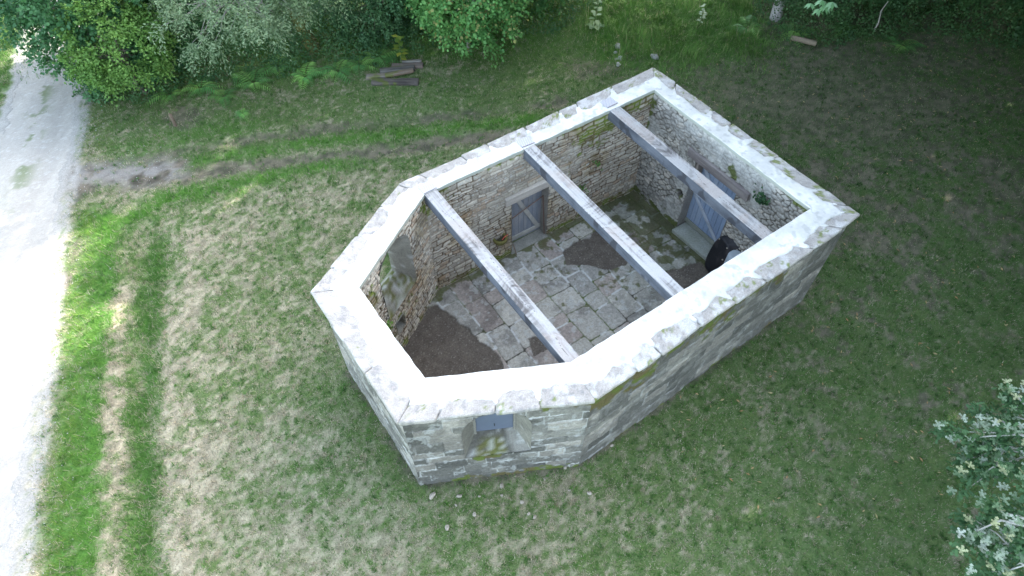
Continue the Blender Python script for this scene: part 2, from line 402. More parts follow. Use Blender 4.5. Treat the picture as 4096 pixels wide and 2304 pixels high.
# outer faces
a2, b2, L2, t2, n2 = frame(PG_, 2)                 # from G3 to G4 ; measure from G4 with L2-u
def hole2(u, z): return in_arch(L2-u, z, *WINF)
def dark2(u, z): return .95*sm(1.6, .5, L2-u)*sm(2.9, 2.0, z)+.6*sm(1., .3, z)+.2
def moss2(u, z): v = L2-u; return .62*sm(.30, .0, z)*sm(.2, .8, v)+.6*sm(2.45, 2.8, z)*sm(2., 2.4, v)+.95*sm(.35, .15, np.abs(v-1.35))*sm(.75, .95, z)*sm(1.2, 1.0, z)
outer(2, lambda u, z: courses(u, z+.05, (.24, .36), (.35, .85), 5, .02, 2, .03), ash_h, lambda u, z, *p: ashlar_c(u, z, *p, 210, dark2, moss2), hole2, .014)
outer(1, lambda u, z: courses(u, z+.05, (.24, .36), (.35, .95), 6, .02, 2, .03), ash_h,
      lambda u, z, *p: ashlar_c(u, z, *p, 220, lambda u, z: .75+0*u, lambda u, z: .6*sm(1.5, 2.75, z)*sm(1., 2.5, u)+.4*sm(.25, .0, z)))
outer(3, lambda u, z: courses(u, z+.05, (.22, .34), (.3, .8), 7, .02, 2, .03), ash_h, lambda u, z, *p: ashlar_c(u, z, *p, 230, lambda u, z: .25+0*u, lambda u, z: .4*sm(.25, .05, z)))
a4, b4, L4, t4, n4 = frame(PG_, 4)
off4 = (PI_[4]-a4)@t4
outer(4, lambda u, z: courses(u, z+.05, (.16, .26), (.25, .6), 8, .014, 2, .02), ash_h, lambda u, z, *p: ashlar_c(u, z, *p, 240, z_, z_),
      lambda u, z: in_arch(u-off4, z, *WINS_out), .03)
outer(0, lambda u, z: courses(u, z+.05, (.16, .26), (.25, .6), 9, .014, 2, .02), ash_h, lambda u, z, *p: ashlar_c(u, z, *p, 250, z_, z_), None, .03)
a5, b5, L5, t5, n5 = frame(PG_, 5); off5 = (PI_[5]-a5)@t5
outer(5, lambda u, z: courses(u, z+.05, (.16, .26), (.25, .6), 10, .014, 2, .02), ash_h, lambda u, z, *p: ashlar_c(u, z, *p, 260, z_, z_),
      lambda u, z: (u-off5 > DOORL[0]+.05) & (u-off5 < DOORL[1]-.05) & (z < 1.5), .03)

# window skins ------------------------------------------------
def cwin(mossk, seed, front=False):
    def f(V, a, r):
        u = V[:, 0]+V[:, 1]*.7; z = V[:, 2]; n = fbm(u*1.3, z*1.3+r*2, 8, 4, seed)
        c = mix([.31, .295, .25], [.19, .18, .15], n); c = c*(.8+.4*fbm(u, z, 30, 3, seed+2))[:, None]
        k = np.abs(np.mod(z/.235, 1)-.5) > .475; c = mix(c, [.46, .45, .42], (k & (a > .2) & (a < .85))*.7)
        sill = a < .19; m = sill*sm(.55, .46, fbm(V[:, 0], V[:, 1], 3.2, 4, seed+5)-(mossk-.9)*.2)*sm(.3, .5, fbm(V[:, 0], V[:, 1], 18, 3, seed+6))
        if front:
            m = sill*sm(.16, .15, a)*sm(.035, .05, a)*0+sill*sm(.62, .54, fbm(V[:, 0], V[:, 1], 9, 4, seed+5)-.07)*(a < .125)*(a > .02)*sm(.27, .19, r)
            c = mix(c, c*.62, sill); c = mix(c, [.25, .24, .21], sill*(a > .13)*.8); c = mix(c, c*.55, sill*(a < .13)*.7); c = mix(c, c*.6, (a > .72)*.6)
        c = mix(c, mix(MOSS, MOSSB, fbm(V[:, 0], V[:, 1], 7, 3, seed+8)), m*.9)
        return mix(c, LICH, sill*sm(.58, .68, fbm(V[:, 0], V[:, 1], 11, 4, seed+9))*.45)
    return f
A4, B4 = PG_[3], PG_[2]                            # from G4 to G3 on the outside
nin = -n2
th2 = (PI_[3]-A4)@nin
off2 = (PI_[3]-A4)@((B4-A4)/np.linalg.norm(B4-A4))
Li = np.linalg.norm(PI_[2]-PI_[3])
loft(walls[2], A4, B4, nin, [(-.006, outline(*WINF)), (.36, outline(*WINFm)), (.42, outline(*WINFm)),
     (th2+.01, outline(off2+Li/2-.62, off2+Li/2+.62, 1.0, 1.9, 2.5))], cwin(1, 300, True), rough=.008)
a_, b_, L_, t_, n_ = frame(PI_, 4)
th4 = (a4-PI_[4])@n_
loft(walls[4], a_, b_, n_, [(-.012, outline(*WINS_in)), (.34, outline(*WINS_mid)), (.42, outline(*WINS_mid)), (th4+.01, outline(*WINS_out))], cwin(1.3, 320), rough=.014, seed=4)
sq = lambda u0, u1, z0, z1: np.array([(u, z0) for u in np.linspace(u0, u1, 8, endpoint=False)]+[(u1, z) for z in np.linspace(z0, z1, 8, endpoint=False)]+[(u, z1) for u in np.linspace(u1, u0, 8, endpoint=False)]+[(u0, z) for z in np.linspace(z1, z0, 8, endpoint=False)])
def cplain(c1, seed):
    return lambda V, a, r: mix(c1, np.array(c1)*.65, fbm(V[:, 0]+V[:, 1], V[:, 2], 9, 4, seed))
loft(walls[4], a_, b_, n_, [(-.01, sq(*NICHE)), (.26, sq(*NICHE)), (.262, sq((NICHE[0]+NICHE[1])/2-.005, (NICHE[0]+NICHE[1])/2+.005, .5, .51))], cplain([.34, .33, .28], 5), rough=.01)
# door reveals
a_, b_, L_, t_, n_ = frame(PI_, 5)
def reveal(mb, a, t, n, o, dep, cc, seed, z0=FZ-.05):
    u0, u1, _, z1 = o
    pr = [(u0, z) for z in np.linspace(z0, z1, 24)]+[(u, z1) for u in np.linspace(u0, u1, 12)][1:]+[(u1, z) for z in np.linspace(z1, z0, 24)][1:]
    pr = np.array(pr); ds = np.linspace(-.015, dep, 10); V = np.concatenate([np.c_[a+pr[:, :1]*t+d*n, pr[:, 1]] for d in ds])
    k = len(pr); F = grid_faces(len(ds), k); V2 = V+np.stack([v3(V, 7, seed), v3(V, 7, seed+1), V[:, 0]*0], 1)*.014
    mb.add(V2, F, cc(V2, 0, 0))
reveal(walls[5], a_, t_, n_, DOORL, .62, cplain([.36, .34, .30], 15), 3)
a0, b0, L0, t0, n0 = frame(PI_, 0)
reveal(walls[0], a0, t0, n0, DOORB, .45, cplain([.42, .40, .36], 16), 5)
for i in range(6):
    o = part(walls[i], 'wall', M_stone)
    o['label'] = ['back wall of rough rubble with a blue plank door', 'long mossy ashlar wall facing the dark lawn', 'ashlar wall with the glazed splayed window', 'narrow end wall of the apse', 'apse wall with the open arched window', 'long rubble wall with the grey plank door'][i]

# ---- coping stones and mortar cap --------------------------------
rg = np.random.default_rng(8)
def quad(i, s, wv):
    a, b = PI_[i], PI_[(i+1) % 6]; A, B = PO_[i], PO_[(i+1) % 6]
    s = np.asarray(s)[..., None]; wv = np.asarray(wv)[..., None]
    return (a*(1-s)+b*s)*(1-wv)+(A*(1-s)+B*s)*wv
joints = []
def cope_col(W, seed, mossy):
    c = mix([.47, .435, .39], [.32, .295, .27], fbm(W[:, 0], W[:, 1], 9, 4, seed)); c = c*(.82+.36*fbm(W[:, 0], W[:, 1]+W[:, 2], 40, 3, seed+1))[:, None]
    c = mix(c, [.22, .22, .22], sm(.62, .7, fbm(W[:, 0], W[:, 1], 13, 4, seed+2))*.6)
    c = mix(c, [.60, .59, .57], sm(.55, .66, fbm(W[:, 0], W[:, 1], 6, 4, seed+4))*.6)
    m = sm(.60, .50, fbm(W[:, 0], W[:, 1], 6, 4, seed+3)+(1-mossy)*.4); m = m*sm(.40, .55, fbm(W[:, 0], W[:, 1], 22, 3, seed+9))
    return mix(c, mix(MOSS*1.5, [.17, .20, .05], fbm(W[:, 0], W[:, 1], 15, 3, 2)), m*.85)
cope = []
for i in range(6):
    L = np.linalg.norm(PO_[i]-PO_[(i+1) % 6]); s = 0; js = [0]
    while s < 1:
        ln = rg.uniform(.5, 1.35)/L
        if s+ln*1.6 > 1: ln = 1-s
        e = min(1, s+ln); g = .010/L
        dj = rg.uniform(-.035, .03, 2); zt = 3.0+rg.uniform(-.010, .004); wi = .40
        e0, e1 = s+(g if s > 0 else 0), e-(g if e < 1 else 0)
        q = [quad(i, e0, wi), quad(i, e1, wi), quad(i, e1, 1+dj[0]), quad(i, e0, 1+dj[1])]
        drop = .025
        bt = [np.r_[p, 2.872] for p in q]; tp = [np.r_[q[0], zt], np.r_[q[1], zt], np.r_[q[2], zt-drop], np.r_[q[3], zt-drop]]
        W, F, _ = hexbox(bt+tp, r=.035, step=.035, rough=.018, ns=7, seed=len(cope)+3)
        mossy = {0: .72, 1: .42, 2: .30}.get(i, .12)
        if i == 5 and s > .3: mossy = .3
        m = MB(); m.add(W, F, cope_col(W, 400+len(cope)*7, mossy)); cope.append(m)
        s = e; js.append(e)
    joints.append(np.array(js))
for m in cope: part(m, 'coping_stone', M_cope)
cap = MB()
for i in range(6):
    Lc = np.linalg.norm((PI_[i]+PO_[i]-PI_[(i+1) % 6]-PO_[(i+1) % 6])/2); ns_ = int(Lc/.02); ws = np.concatenate([[-.022, -.022, -.018], np.linspace(0, .95, 44)])
    s, wv = np.meshgrid(np.linspace(0, 1, ns_), ws, indexing='ij'); s = s.ravel(); wv = wv.ravel(); xyp = quad(i, s, wv-.022*np.clip(1-wv*4, 0, 1)*(vn(s*Lc*5, s*0+i, 540)-.2))
    bnd = {5: .50, 0: .55, 1: .62, 2: .60, 3: .52, 4: .60}[i]
    n1 = fbm(xyp[:, 0], xyp[:, 1], 2.6, 4, 500)-.5; n2_ = fbm(xyp[:, 0], xyp[:, 1], 14, 3, 510)-.5
    jj = joints[i][1:-1]; jk = np.random.default_rng(i+70).uniform(.3, 1., len(jj)); q_ = np.abs(s[:, None]-jj[None]); am = q_.argmin(1); jd = q_.min(1)*Lc; ja = jk[am]
    b = bnd+n1*.34+n2_*.045+.36*ja*sm(.04+.07*ja, .02, jd+n2_*.07)
    h = 3.014-(sm(-.03, .05, wv-b))*.075-wv*.012+(fbm(xyp[:, 0], xyp[:, 1], 5, 3, 520)-.5)*.012+sm(.02, -.1, wv-b)*.004
    h = np.where(wv > .35, h-.025*np.clip((wv-.4)/.6, 0, 1), h)
    k = np.tile(np.arange(len(ws)), ns_); h = np.where(k == 0, 2.93, h); h = np.where(k == 1, 3.0, h); 
    h = np.where(wv > .945, 2.89, h)
    V = np.c_[xyp, h]; F = grid_faces(ns_, len(ws))
    c = mix([.74, .73, .69], [.58, .57, .53], sm(.3, .7, fbm(xyp[:, 0], xyp[:, 1], 3, 5, 530))); c = mix(c, [.46, .45, .42], sm(-.10, .03, wv-b)*.6); c = mix(c, [.40, .40, .37], sm(.64, .72, fbm(xyp[:, 0], xyp[:, 1], 8, 4, 533))*.55); c = c*(.93+.14*fbm(xyp[:, 0], xyp[:, 1], 30, 3, 534))[:, None]
    c = mix(c, [.68, .64, .58], (sm(.62, .7, fbm(xyp[:, 0], xyp[:, 1], 2, 4, 545)) * .6 if i == 0 else 0*s))
    c = mix(c, [.34, .36, .30], (k < 2)*.9)
    cap.add(V, F, c)
part(cap, 'mortar_cap', M_cap)

# ---- beams --------------------------------------------------------
BM = [((3061, 962), (3099.5, 932), (2428, 434), (2466, 415)),
      ((2700, 1193.5), (2746.6, 1162), (2089, 591), (2134, 574)),
      ((2263, 1449), (2325, 1428), (1695.5, 777), (1743, 754))]
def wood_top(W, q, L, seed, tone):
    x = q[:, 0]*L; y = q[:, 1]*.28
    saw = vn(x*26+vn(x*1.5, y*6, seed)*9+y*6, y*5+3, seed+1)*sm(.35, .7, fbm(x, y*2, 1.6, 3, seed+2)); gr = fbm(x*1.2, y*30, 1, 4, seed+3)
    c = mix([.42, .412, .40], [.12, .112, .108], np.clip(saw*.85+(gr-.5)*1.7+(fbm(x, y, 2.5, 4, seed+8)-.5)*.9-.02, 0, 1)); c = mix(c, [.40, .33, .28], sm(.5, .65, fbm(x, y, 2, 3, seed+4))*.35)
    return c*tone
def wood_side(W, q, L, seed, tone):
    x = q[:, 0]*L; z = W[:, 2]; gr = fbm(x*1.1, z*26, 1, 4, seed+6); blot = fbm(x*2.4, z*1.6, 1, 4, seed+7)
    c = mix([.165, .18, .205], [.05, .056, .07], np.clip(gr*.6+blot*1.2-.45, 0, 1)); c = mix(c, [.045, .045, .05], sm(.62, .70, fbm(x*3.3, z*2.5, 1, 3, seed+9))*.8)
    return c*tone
for k, (ra, rb, la, lb) in enumerate(BM):
    R1, R2, L1_, L2_ = [xy(at(*p, 3.0)) for p in (ra, rb, la, lb)]
    d = (R1-L1_); Ln = np.linalg.norm(d); d = d/Ln
    l1, l2, r1, r2 = L1_-d*.04, L2_-d*.04, R1+d*.25, R2+d*.25
    zt, zb = 3.015, 2.74
    if k == 2: zt = 3.02
    W, F, q = hexbox([np.r_[l1, zb], np.r_[r1, zb], np.r_[r2, zb], np.r_[l2, zb], np.r_[l1, zt], np.r_[r1, zt-.03], np.r_[r2, zt-.03], np.r_[l2, zt]], r=.012, step=.012, rough=.004, ns=6, seed=k)
    Lb = Ln+.5; top = q[:, 2] > .97
    tone = [.9, 1.08, 1.0][k]
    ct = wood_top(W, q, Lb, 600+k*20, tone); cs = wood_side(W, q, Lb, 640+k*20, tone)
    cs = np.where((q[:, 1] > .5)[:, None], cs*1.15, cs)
    x = q[:, 0]*Lb; W[:, 2] -= top*(vn(x*34, q[:, 1]*2, 600+k*20)*.006)+.018*np.sin(q[:, 0]*math.pi)*(k != 0)+(fbm(x, x*0, 1.2, 2, 690+k)-.5)*.012; crk = sm(.012, .004, np.abs(q[:, 1]-.5-(fbm(x, x*0, 1.5, 3, 670+k)-.5)*.7))*sm(.40, .5, fbm(x, x*0, .9, 2, 680+k)); ct = mix(ct, [.04, .038, .036], crk*.9)
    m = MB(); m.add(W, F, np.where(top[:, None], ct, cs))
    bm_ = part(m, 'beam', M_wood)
    bm_['label'] = ['grey beam nearest the back wall', 'pale beam across the middle of the nave', 'pale beam at the start of the apse'][k]
    # woven strap wrapped over the bearing end
    m = MB(); dd = .27; side = (L2_-L1_); side /= np.linalg.norm(side); wd_ = np.linalg.norm(L2_-L1_)+.03
    nsu, nsv = 40, 40
    uu, vv = np.meshgrid(np.linspace(0, dd, nsu), np.linspace(-.015, wd_-.015, nsv), indexing='ij'); uu = uu.ravel(); vv = vv.ravel()
    PP = L1_-d*(uu[:, None])+d*.02+side*vv[:, None]; lat = (np.abs(np.mod((uu+vv)*20, 1)-.5) > .36) | (np.abs(np.mod((uu-vv)*20, 1)-.5) > .36)
    m.add(np.c_[PP, 3.028+lat*.005+v3(np.c_[PP, uu], 6, k)*.004], grid_faces(nsu, nsv), mix([.62, .61, .63], [.30, .28, .31], lat*.85))
    e0 = np.r_[L1_+d*.02-side*.01, 3.034]; e1 = np.r_[L1_+d*.02+side*(wd_-.01), 3.034]; W2, F2, _ = bar(e0, e1, .014, .012, r=.004, step=.05, rough=.001); m.add(W2, F2, col([.20, .18, .19], len(W2)))
    if k == 1:
        us, zs = np.meshgrid(np.linspace(-.05, .08, 14), np.linspace(2.72, 3.02, 24), indexing='ij'); us = us.ravel(); zs = zs.ravel()
        PP = L1_-side*.012+d*us[:, None]; lat = (np.abs(np.mod((us+zs)*22, 1)-.5) > .33) | (np.abs(np.mod((us-zs)*22, 1)-.5) > .33)
        m.add(np.c_[PP, zs], grid_faces(14, 24), mix([.24, .22, .25], [.10, .09, .1], lat*.9))
    st = part(m, 'end_strap', M_plastic, bm_)

# ---- doors --------------------------------------------------------
def frame_pt(a, t, n, u, dep, z): return np.r_[a+t*u+n*dep, z]
def planks(a, t, n, u0, u1, z0, z1, dep, k, c1, c2, seed, drop=.0):
    m = MB(); g = np.random.default_rng(seed); e = np.linspace(u0, u1, k+1); e[1:-1] += g.uniform(-.015, .015, k-1)
    for j in range(k):
        zb = z0+g.uniform(-drop, drop*.3); uc = (e[j]+e[j+1])/2; wd = e[j+1]-e[j]-.008
        W, F, q = bar(frame_pt(a, t, n, uc, dep, zb), frame_pt(a, t, n, uc, dep+g.uniform(-.003, .003), z1), wd, .025, up=np.r_[n, 0], r=.004, step=.03, rough=.0015, seed=seed+j)
        s = (W[:, :2]-a)@t; gr = fbm(s*40+j*7, W[:, 2]*1.5, 1, 4, seed+j); bl = fbm(s*4, W[:, 2]*2, 1, 3, seed+31)
        m.add(W, F, mix(np.array(c1)*g.uniform(.85, 1.1), c2, np.clip((gr-.35)*1.6*.7+(bl-.5)*1.3, 0, 1)))
    return m
def board(m, p, q_, w_, th, nn, c, seed):
    W, F, q = bar(p, q_, w_, th, up=np.r_[nn, 0], r=.005, step=.04, rough=.002, seed=seed); m.add(W, F, mix(c, np.array(c)*.6, fbm(W[:, 0]*9+W[:, 1]*9, W[:, 2]*9, 1, 4, seed)))
# left door (recess .28)
a, b, L, t, n = frame(PI_, 5); dp = .28
m = planks(a, t, n, DOORL[0]-.05, DOORL[1]+.02, FZ+.04, DOORL[3]+.1, dp, 8, [.25, .275, .32], [.40, .385, .37], 701, .05)
dl = part(m, 'door', M_wood); dl['label'] = 'grey plank door with diagonal brace and a rusty bar across'
m = MB(); cb = [.56, .54, .50]; f = dp-.032
board(m, frame_pt(a, t, n, DOORL[0]-.04, f, FZ+.20), frame_pt(a, t, n, DOORL[1]-.0, f, FZ+.20), .13, .03, n, cb, 1); part(m, 'ledge', M_wood, dl)
m = MB(); board(m, frame_pt(a, t, n, DOORL[0]-.02, f, 1.45), frame_pt(a, t, n, DOORL[1]-.0, f, 1.45), .12, .03, n, cb, 2); part(m, 'ledge', M_wood, dl)
m = MB(); board(m, frame_pt(a, t, n, DOORL[0]+.30, f-.004, 1.28), frame_pt(a, t, n, DOORL[1]-.12, f-.004, FZ+.26), .11, .03, n, cb, 3); part(m, 'brace', M_wood, dl)
m = MB()
for p, q_ in [((DOORL[0]+.02, .10, .82), (DOORL[1]-.02, .17, 1.02)), ((DOORL[1]-.03, .16, 1.05), (DOORL[1]-.015, .05, FZ+.03))]:
    if m.n: part(m, 'security_bar', M_metal, dl); m = MB()
    V, F = tube([frame_pt(a, t, n, *p), frame_pt(a, t, n, *q_)], .014, 8); m.add(V, F, col([.20, .13, .10], len(V)))
part(m, 'security_bar', M_metal, dl); m = MB()
V, F = tube([frame_pt(a, t, n, DOORL[0]+.02, -.03, FZ+.35), frame_pt(a, t, n, DOORL[0]+.06, -.14, FZ+.02)], .012, 8); m.add(V, F, col([.22, .16, .12], len(V)))
part(m, 'security_bar', M_metal, dl)
m = MB(); W, F, q = hexbox([frame_pt(a, t, n, u, dd_, z) for z in (1.53, 1.75) for (u, dd_) in ((1.98, -.07), (3.44, -.07), (3.44, .30), (1.98, .30))], r=.012, step=.03, rough=.004, seed=9)
s = (W[:, :2]-a)@t; m.add(W, F, mix([.60, .55, .48], [.36, .32, .28], np.clip(fbm(s*2, W[:, 2]*26, 1, 4, 55)*1.3-.25, 0, 1))); part(m, 'lintel', M_wood)
m = MB(); W, F, q = hexbox([frame_pt(a, t, n, u, dd_, z) for z in (FZ-.12, FZ+.015) for (u, dd_) in ((DOORL[0]-.03, -.06), (DOORL[1]+.03, -.06), (DOORL[1]+.03, .6), (DOORL[0]-.03, .6))], r=.012, step=.04, rough=.006, seed=23)
m.add(W, F, mix([.36, .35, .31], [.2, .2, .17], fbm(W[:, 0], W[:, 1], 7, 4, 58))); part(m, 'threshold', M_stone)
# back door (recess .32)
a, b, L, t, n = frame(PI_, 0); dp = .30
m = planks(a, t, n, DOORB[0]-.03, DOORB[1]+.03, FZ+.10, 2.15, dp, 9, [.25, .33, .46], [.38, .43, .50], 721, .02)
for j in range(7): pass
db = part(m, 'door', M_wood); db['label'] = 'faded blue plank door with diagonal braces'
cbl = [.50, .55, .62]; f = dp-.032
for zc in (FZ+.20, .92, 1.95):
    m = MB(); board(m, frame_pt(a, t, n, DOORB[0], f, zc), frame_pt(a, t, n, DOORB[1]+.02, f, zc), .14 if zc < 0 else .11, .03, n, [.30, .32, .27] if zc < 0 else cbl, 11+int(zc*9)); part(m, 'ledge', M_wood, db)
m = MB(); board(m, frame_pt(a, t, n, DOORB[0]+.06, f-.004, .88), frame_pt(a, t, n, DOORB[1]-.05, f-.004, FZ+.18), .10, .03, n, cbl, 15); part(m, 'brace', M_wood, db)
m = MB(); board(m, frame_pt(a, t, n, DOORB[0]+.03, f-.004, 1.90), frame_pt(a, t, n, DOORB[1]-.5, f-.004, .98), .10, .03, n, cbl, 16); part(m, 'brace', M_wood, db)
m = MB(); W, F, q = hexbox([frame_pt(a, t, n, u, dd_, z) for z in (2.08, 2.30) for (u, dd_) in ((1.46, -.07), (3.34, -.07), (3.34, .28), (1.46, .28))], r=.012, step=.03, rough=.006, seed=19)
s = (W[:, :2]-a)@t; m.add(W, F, mix([.30, .27, .25], [.13, .11, .11], np.clip(fbm(s*2, W[:, 2]*26, 1, 4, 56)*1.5-.3, 0, 1))); part(m, 'lintel', M_wood)
m = MB(); W, F, q = hexbox([frame_pt(a, t, n, u, dd_, z) for z in (FZ-.05, FZ+.10) for (u, dd_) in ((1.74, -.20), (3.00, -.16), (3.00, .45), (1.74, .45))], r=.02, step=.03, rough=.006, seed=29)
m.add(W, F, mix([.38, .40, .37], [.22, .24, .17], fbm(W[:, 0], W[:, 1], 6, 4, 57))); part(m, 'threshold', M_stone)
# wooden post head at the left jamb
m = MB(); W, F, q = bar(frame_pt(a, t, n, 1.755, .14, 1.2), frame_pt(a, t, n, 1.755, .14, 2.08), .08, .2, up=np.r_[n, 0], r=.02, step=.03, rough=.01); m.add(W, F, mix([.35, .31, .27], [.2, .17, .15], fbm(W[:, 0], W[:, 2], 12, 3, 5))); part(m, 'door_post', M_wood)

# glazed front window ------------------------------------------------
m = MB(); t2_ = (B4-A4)/np.linalg.norm(B4-A4); P4 = lambda u, dep, z: np.r_[A4+t2_*u+nin*dep, z]
W, F, q = hexbox([P4(u, dd_, z) for z in (WINFm[2]-.03, 2.6) for (u, dd_) in ((WINFm[0]-.04, .37), (WINFm[1]+.04, .37), (WINFm[1]+.04, .40), (WINFm[0]-.04, .40))], r=.003, step=.05, rough=.0)
m.add(W, F, mix([.115, .14, .19], [.14, .165, .22], fbm(W[:, 0], W[:, 2], 3, 3, 8))); wf = part(m, 'window', M_plastic); wf['label'] = 'window closed by a plain blue-grey panel'
m = MB()
for zz in [(1.50, 1.60)]:
    V, F = tube([P4(1.53, .362, zz[0]), P4(1.535, .355, sum(zz)/2), P4(1.53, .362, zz[1])], .007, 6); m.add(V, F, col([.03, .03, .03], len(V)))
part(m, 'handle', M_metal, wf)
for u in (WINFm[0]+.0, WINFm[1]-.0):
    m = MB()
    W, F, _ = bar(P4(u, .345, WINFm[2]-.02), P4(u, .345, 2.3), .05, .045, up=np.r_[nin, 0], r=.01, step=.06, rough=.003); m.add(W, F, col([.24, .23, .20], len(W))); part(m, 'frame', M_stone, wf)

# ---- floor ---------------------------------------------------------
na = (PI_[0]-PI_[5]); na /= np.linalg.norm(na); nc = np.array([na[1], -na[0]])     # along the nave, across it
mn = np.min(PI_, 0)-.1; mx = np.max(PI_, 0)+.1; org = np.array(PI_[5])
res = .016; X, Y = np.meshgrid(np.arange(mn[0], mx[0], res), np.arange(mn[1], mx[1], res), indexing='ij'); nu, nv = X.shape; X = X.ravel(); Y = Y.ravel()
def sdpoly(X, Y, poly):
    poly = np.array(poly); d = np.full(X.shape, 9.); ins = np.zeros(X.shape, bool)
    for i in range(len(poly)):
        a, b = poly[i], poly[(i+1) % len(poly)]; e = b-a; px, py = X-a[0], Y-a[1]; t = np.clip((px*e[0]+py*e[1])/(e@e), 0, 1)
        d = np.minimum(d, np.hypot(px-t*e[0], py-t*e[1]))
        c = ((a[1] > Y) != (b[1] > Y)) & (X < (b[0]-a[0])*(Y-a[1])/(b[1]-a[1]+1e-12)+a[0]); ins ^= c
    return np.where(ins, -d, d)
def ce(x, y): return at(1600+x*.4658, 950+y*.4658, FZ)[:2]
def c8(x, y): return at(2600+x*.4142, 550+y*.4142, FZ)[:2]
soil1 = [ce(330, 560), ce(480, 720), ce(690, 880), ce(830, 980), ce(905, 1110), ce(900, 1400), ce(-100, 1500), ce(-200, 800)]
soil2 = [ce(1450, 60), ce(1620, 0), ce(1690, -80), ce(1900, -60), ce(1960, 60), ce(1940, 240), ce(1760, 290), ce(1640, 230), ce(1440, 230), ce(1400, 120)]
soil3 = [c8(120, 1330), c8(330, 1230), c8(480, 1180), c8(640, 1330), c8(560, 1600), c8(200, 1600)]
soil4 = [ce(1090, 860), ce(1180, 860), ce(1270, 960), ce(1160, 1000)]
soil5 = [c8(-560, 480), c8(-330, 400), c8(-420, 300), c8(-620, 380)]
sd = np.minimum.reduce([sdpoly(X, Y, p) for p in (soil1, soil2, soil3, soil4, soil5)])+(fbm(X, Y, 3.5, 3, 61)-.5)*.22+(fbm(X, Y, 16, 3, 62)-.5)*.06
U = (X-org[0])*nc[0]+(Y-org[1])*nc[1]; Vv = (X-org[0])*na[0]+(Y-org[1])*na[1]
idn, d, lu, lv = courses(U, Vv, (.46, .74), (.38, .95), 77, .06, 1.1, .07)
r1, r2 = hsh(idn, 1), hsh(idn, 2)
c = mix([.46, .44, .38], [.27, .262, .235], r1); c = mix(c, [.31, .25, .22], (r2 > .8)*.6); c = c*(.66+.7*fbm(X, Y, 22, 4, 63))[:, None]
c = mix(c, c*.55, sm(.52, .68, fbm(X, Y, 2.2, 4, 64))*.7); c = mix(c, LICH*.85, sm(.6, .68, fbm(X, Y, 9, 4, 65))*.55)
jt = (1-sm(.004, .018, d+(fbm(X, Y, 20, 2, 66)-.5)*.02))*(.5+.5*sm(.35, .6, fbm(X, Y, 1.7, 2, 79))); wide = sm(.52, .60, fbm(X, Y, 1.8, 2, 67))
c = mix(c, mix([.07, .065, .05], [.09, .12, .035], sm(.4, .6, fbm(X, Y, 1.4, 3, 68))), jt)
mort = (1-sm(.012, .034, d))*sm(.54, .60, fbm(X, Y, 2.3, 3, 69)); c = mix(c, [.56, .57, .55], mort*.9)
edge = sdpoly(X, Y, PI_)                           # negative inside
m_ = .6*sm(-.35, -.03, edge)+.22*sm(8.6, 11., Y)*sm(0, 2.6, Vv)+.34*sm(3.8, 5.8, Vv)
mm = sm(.58, .44, fbm(X, Y, 5, 4, 70)-(m_-.5)*.6)*(m_ > .03); c = mix(c, mix(MOSS*.8, MOSSB*.7, fbm(X, Y, 7, 3, 71)), mm*.8)
wet = sm(3.2, 5.2, Vv)*sm(.35, .55, fbm(X, Y, 1.5, 3, 74)); c = mix(c, c*np.array([.62, .66, .62]), wet*.8)
so_ = sm(.015, -.015, sd); sc_ = mix([.15, .13, .105], [.085, .072, .06], fbm(X, Y, 5, 4, 72)); sc_ = sc_*(.7+.6*fbm(X, Y, 45, 2, 73))[:, None]; sc_ = mix(sc_, [.30, .28, .25], sm(.86, .93, vn(X*47, Y*47, 75))*.7)
c = mix(c, sc_, so_)
h = FZ-.014*jt+(r1-.5)*.012+(fbm(X, Y, 10, 3, 76)-.5)*.012+lu*(hsh(idn, 4)-.5)*.03; h = h*(1-so_)+so_*(FZ-.035+(fbm(X, Y, 8, 4, 77)-.5)*.05+(vn(X*50, Y*50, 78)-.5)*.012)
h = h+mort*(1-so_)*.008
V = np.c_[X, Y, h]; F = grid_faces(nu, nv); F = F[(edge[F] < .05).all(1)]
fl = MB(); fl.add(V, F, np.clip(c, .01, .9)); flo = part(fl, 'paved_floor', M_stone)
# stone bench at the foot of the apse end wall
m = MB(); a, b, L, t, n = frame(PI_, 3)
for j, (s0, s1) in enumerate([(0.15, .8), (.82, 1.45), (1.47, 2.2)]):
    W, F, q = hexbox([frame_pt(a, t, n, u, dd_, z) for z in (FZ-.05, FZ+.16) for (u, dd_) in ((s0, -.30), (s1, -.30-.02*j), (s1, 0), (s0, 0))], r=.04, step=.03, rough=.012, seed=40+j); m.add(W, F, mix([.42, .39, .34], [.3, .28, .25], fbm(W[:, 0], W[:, 1], 9, 4, 88)))
part(m, 'stone_ledge', M_stone)
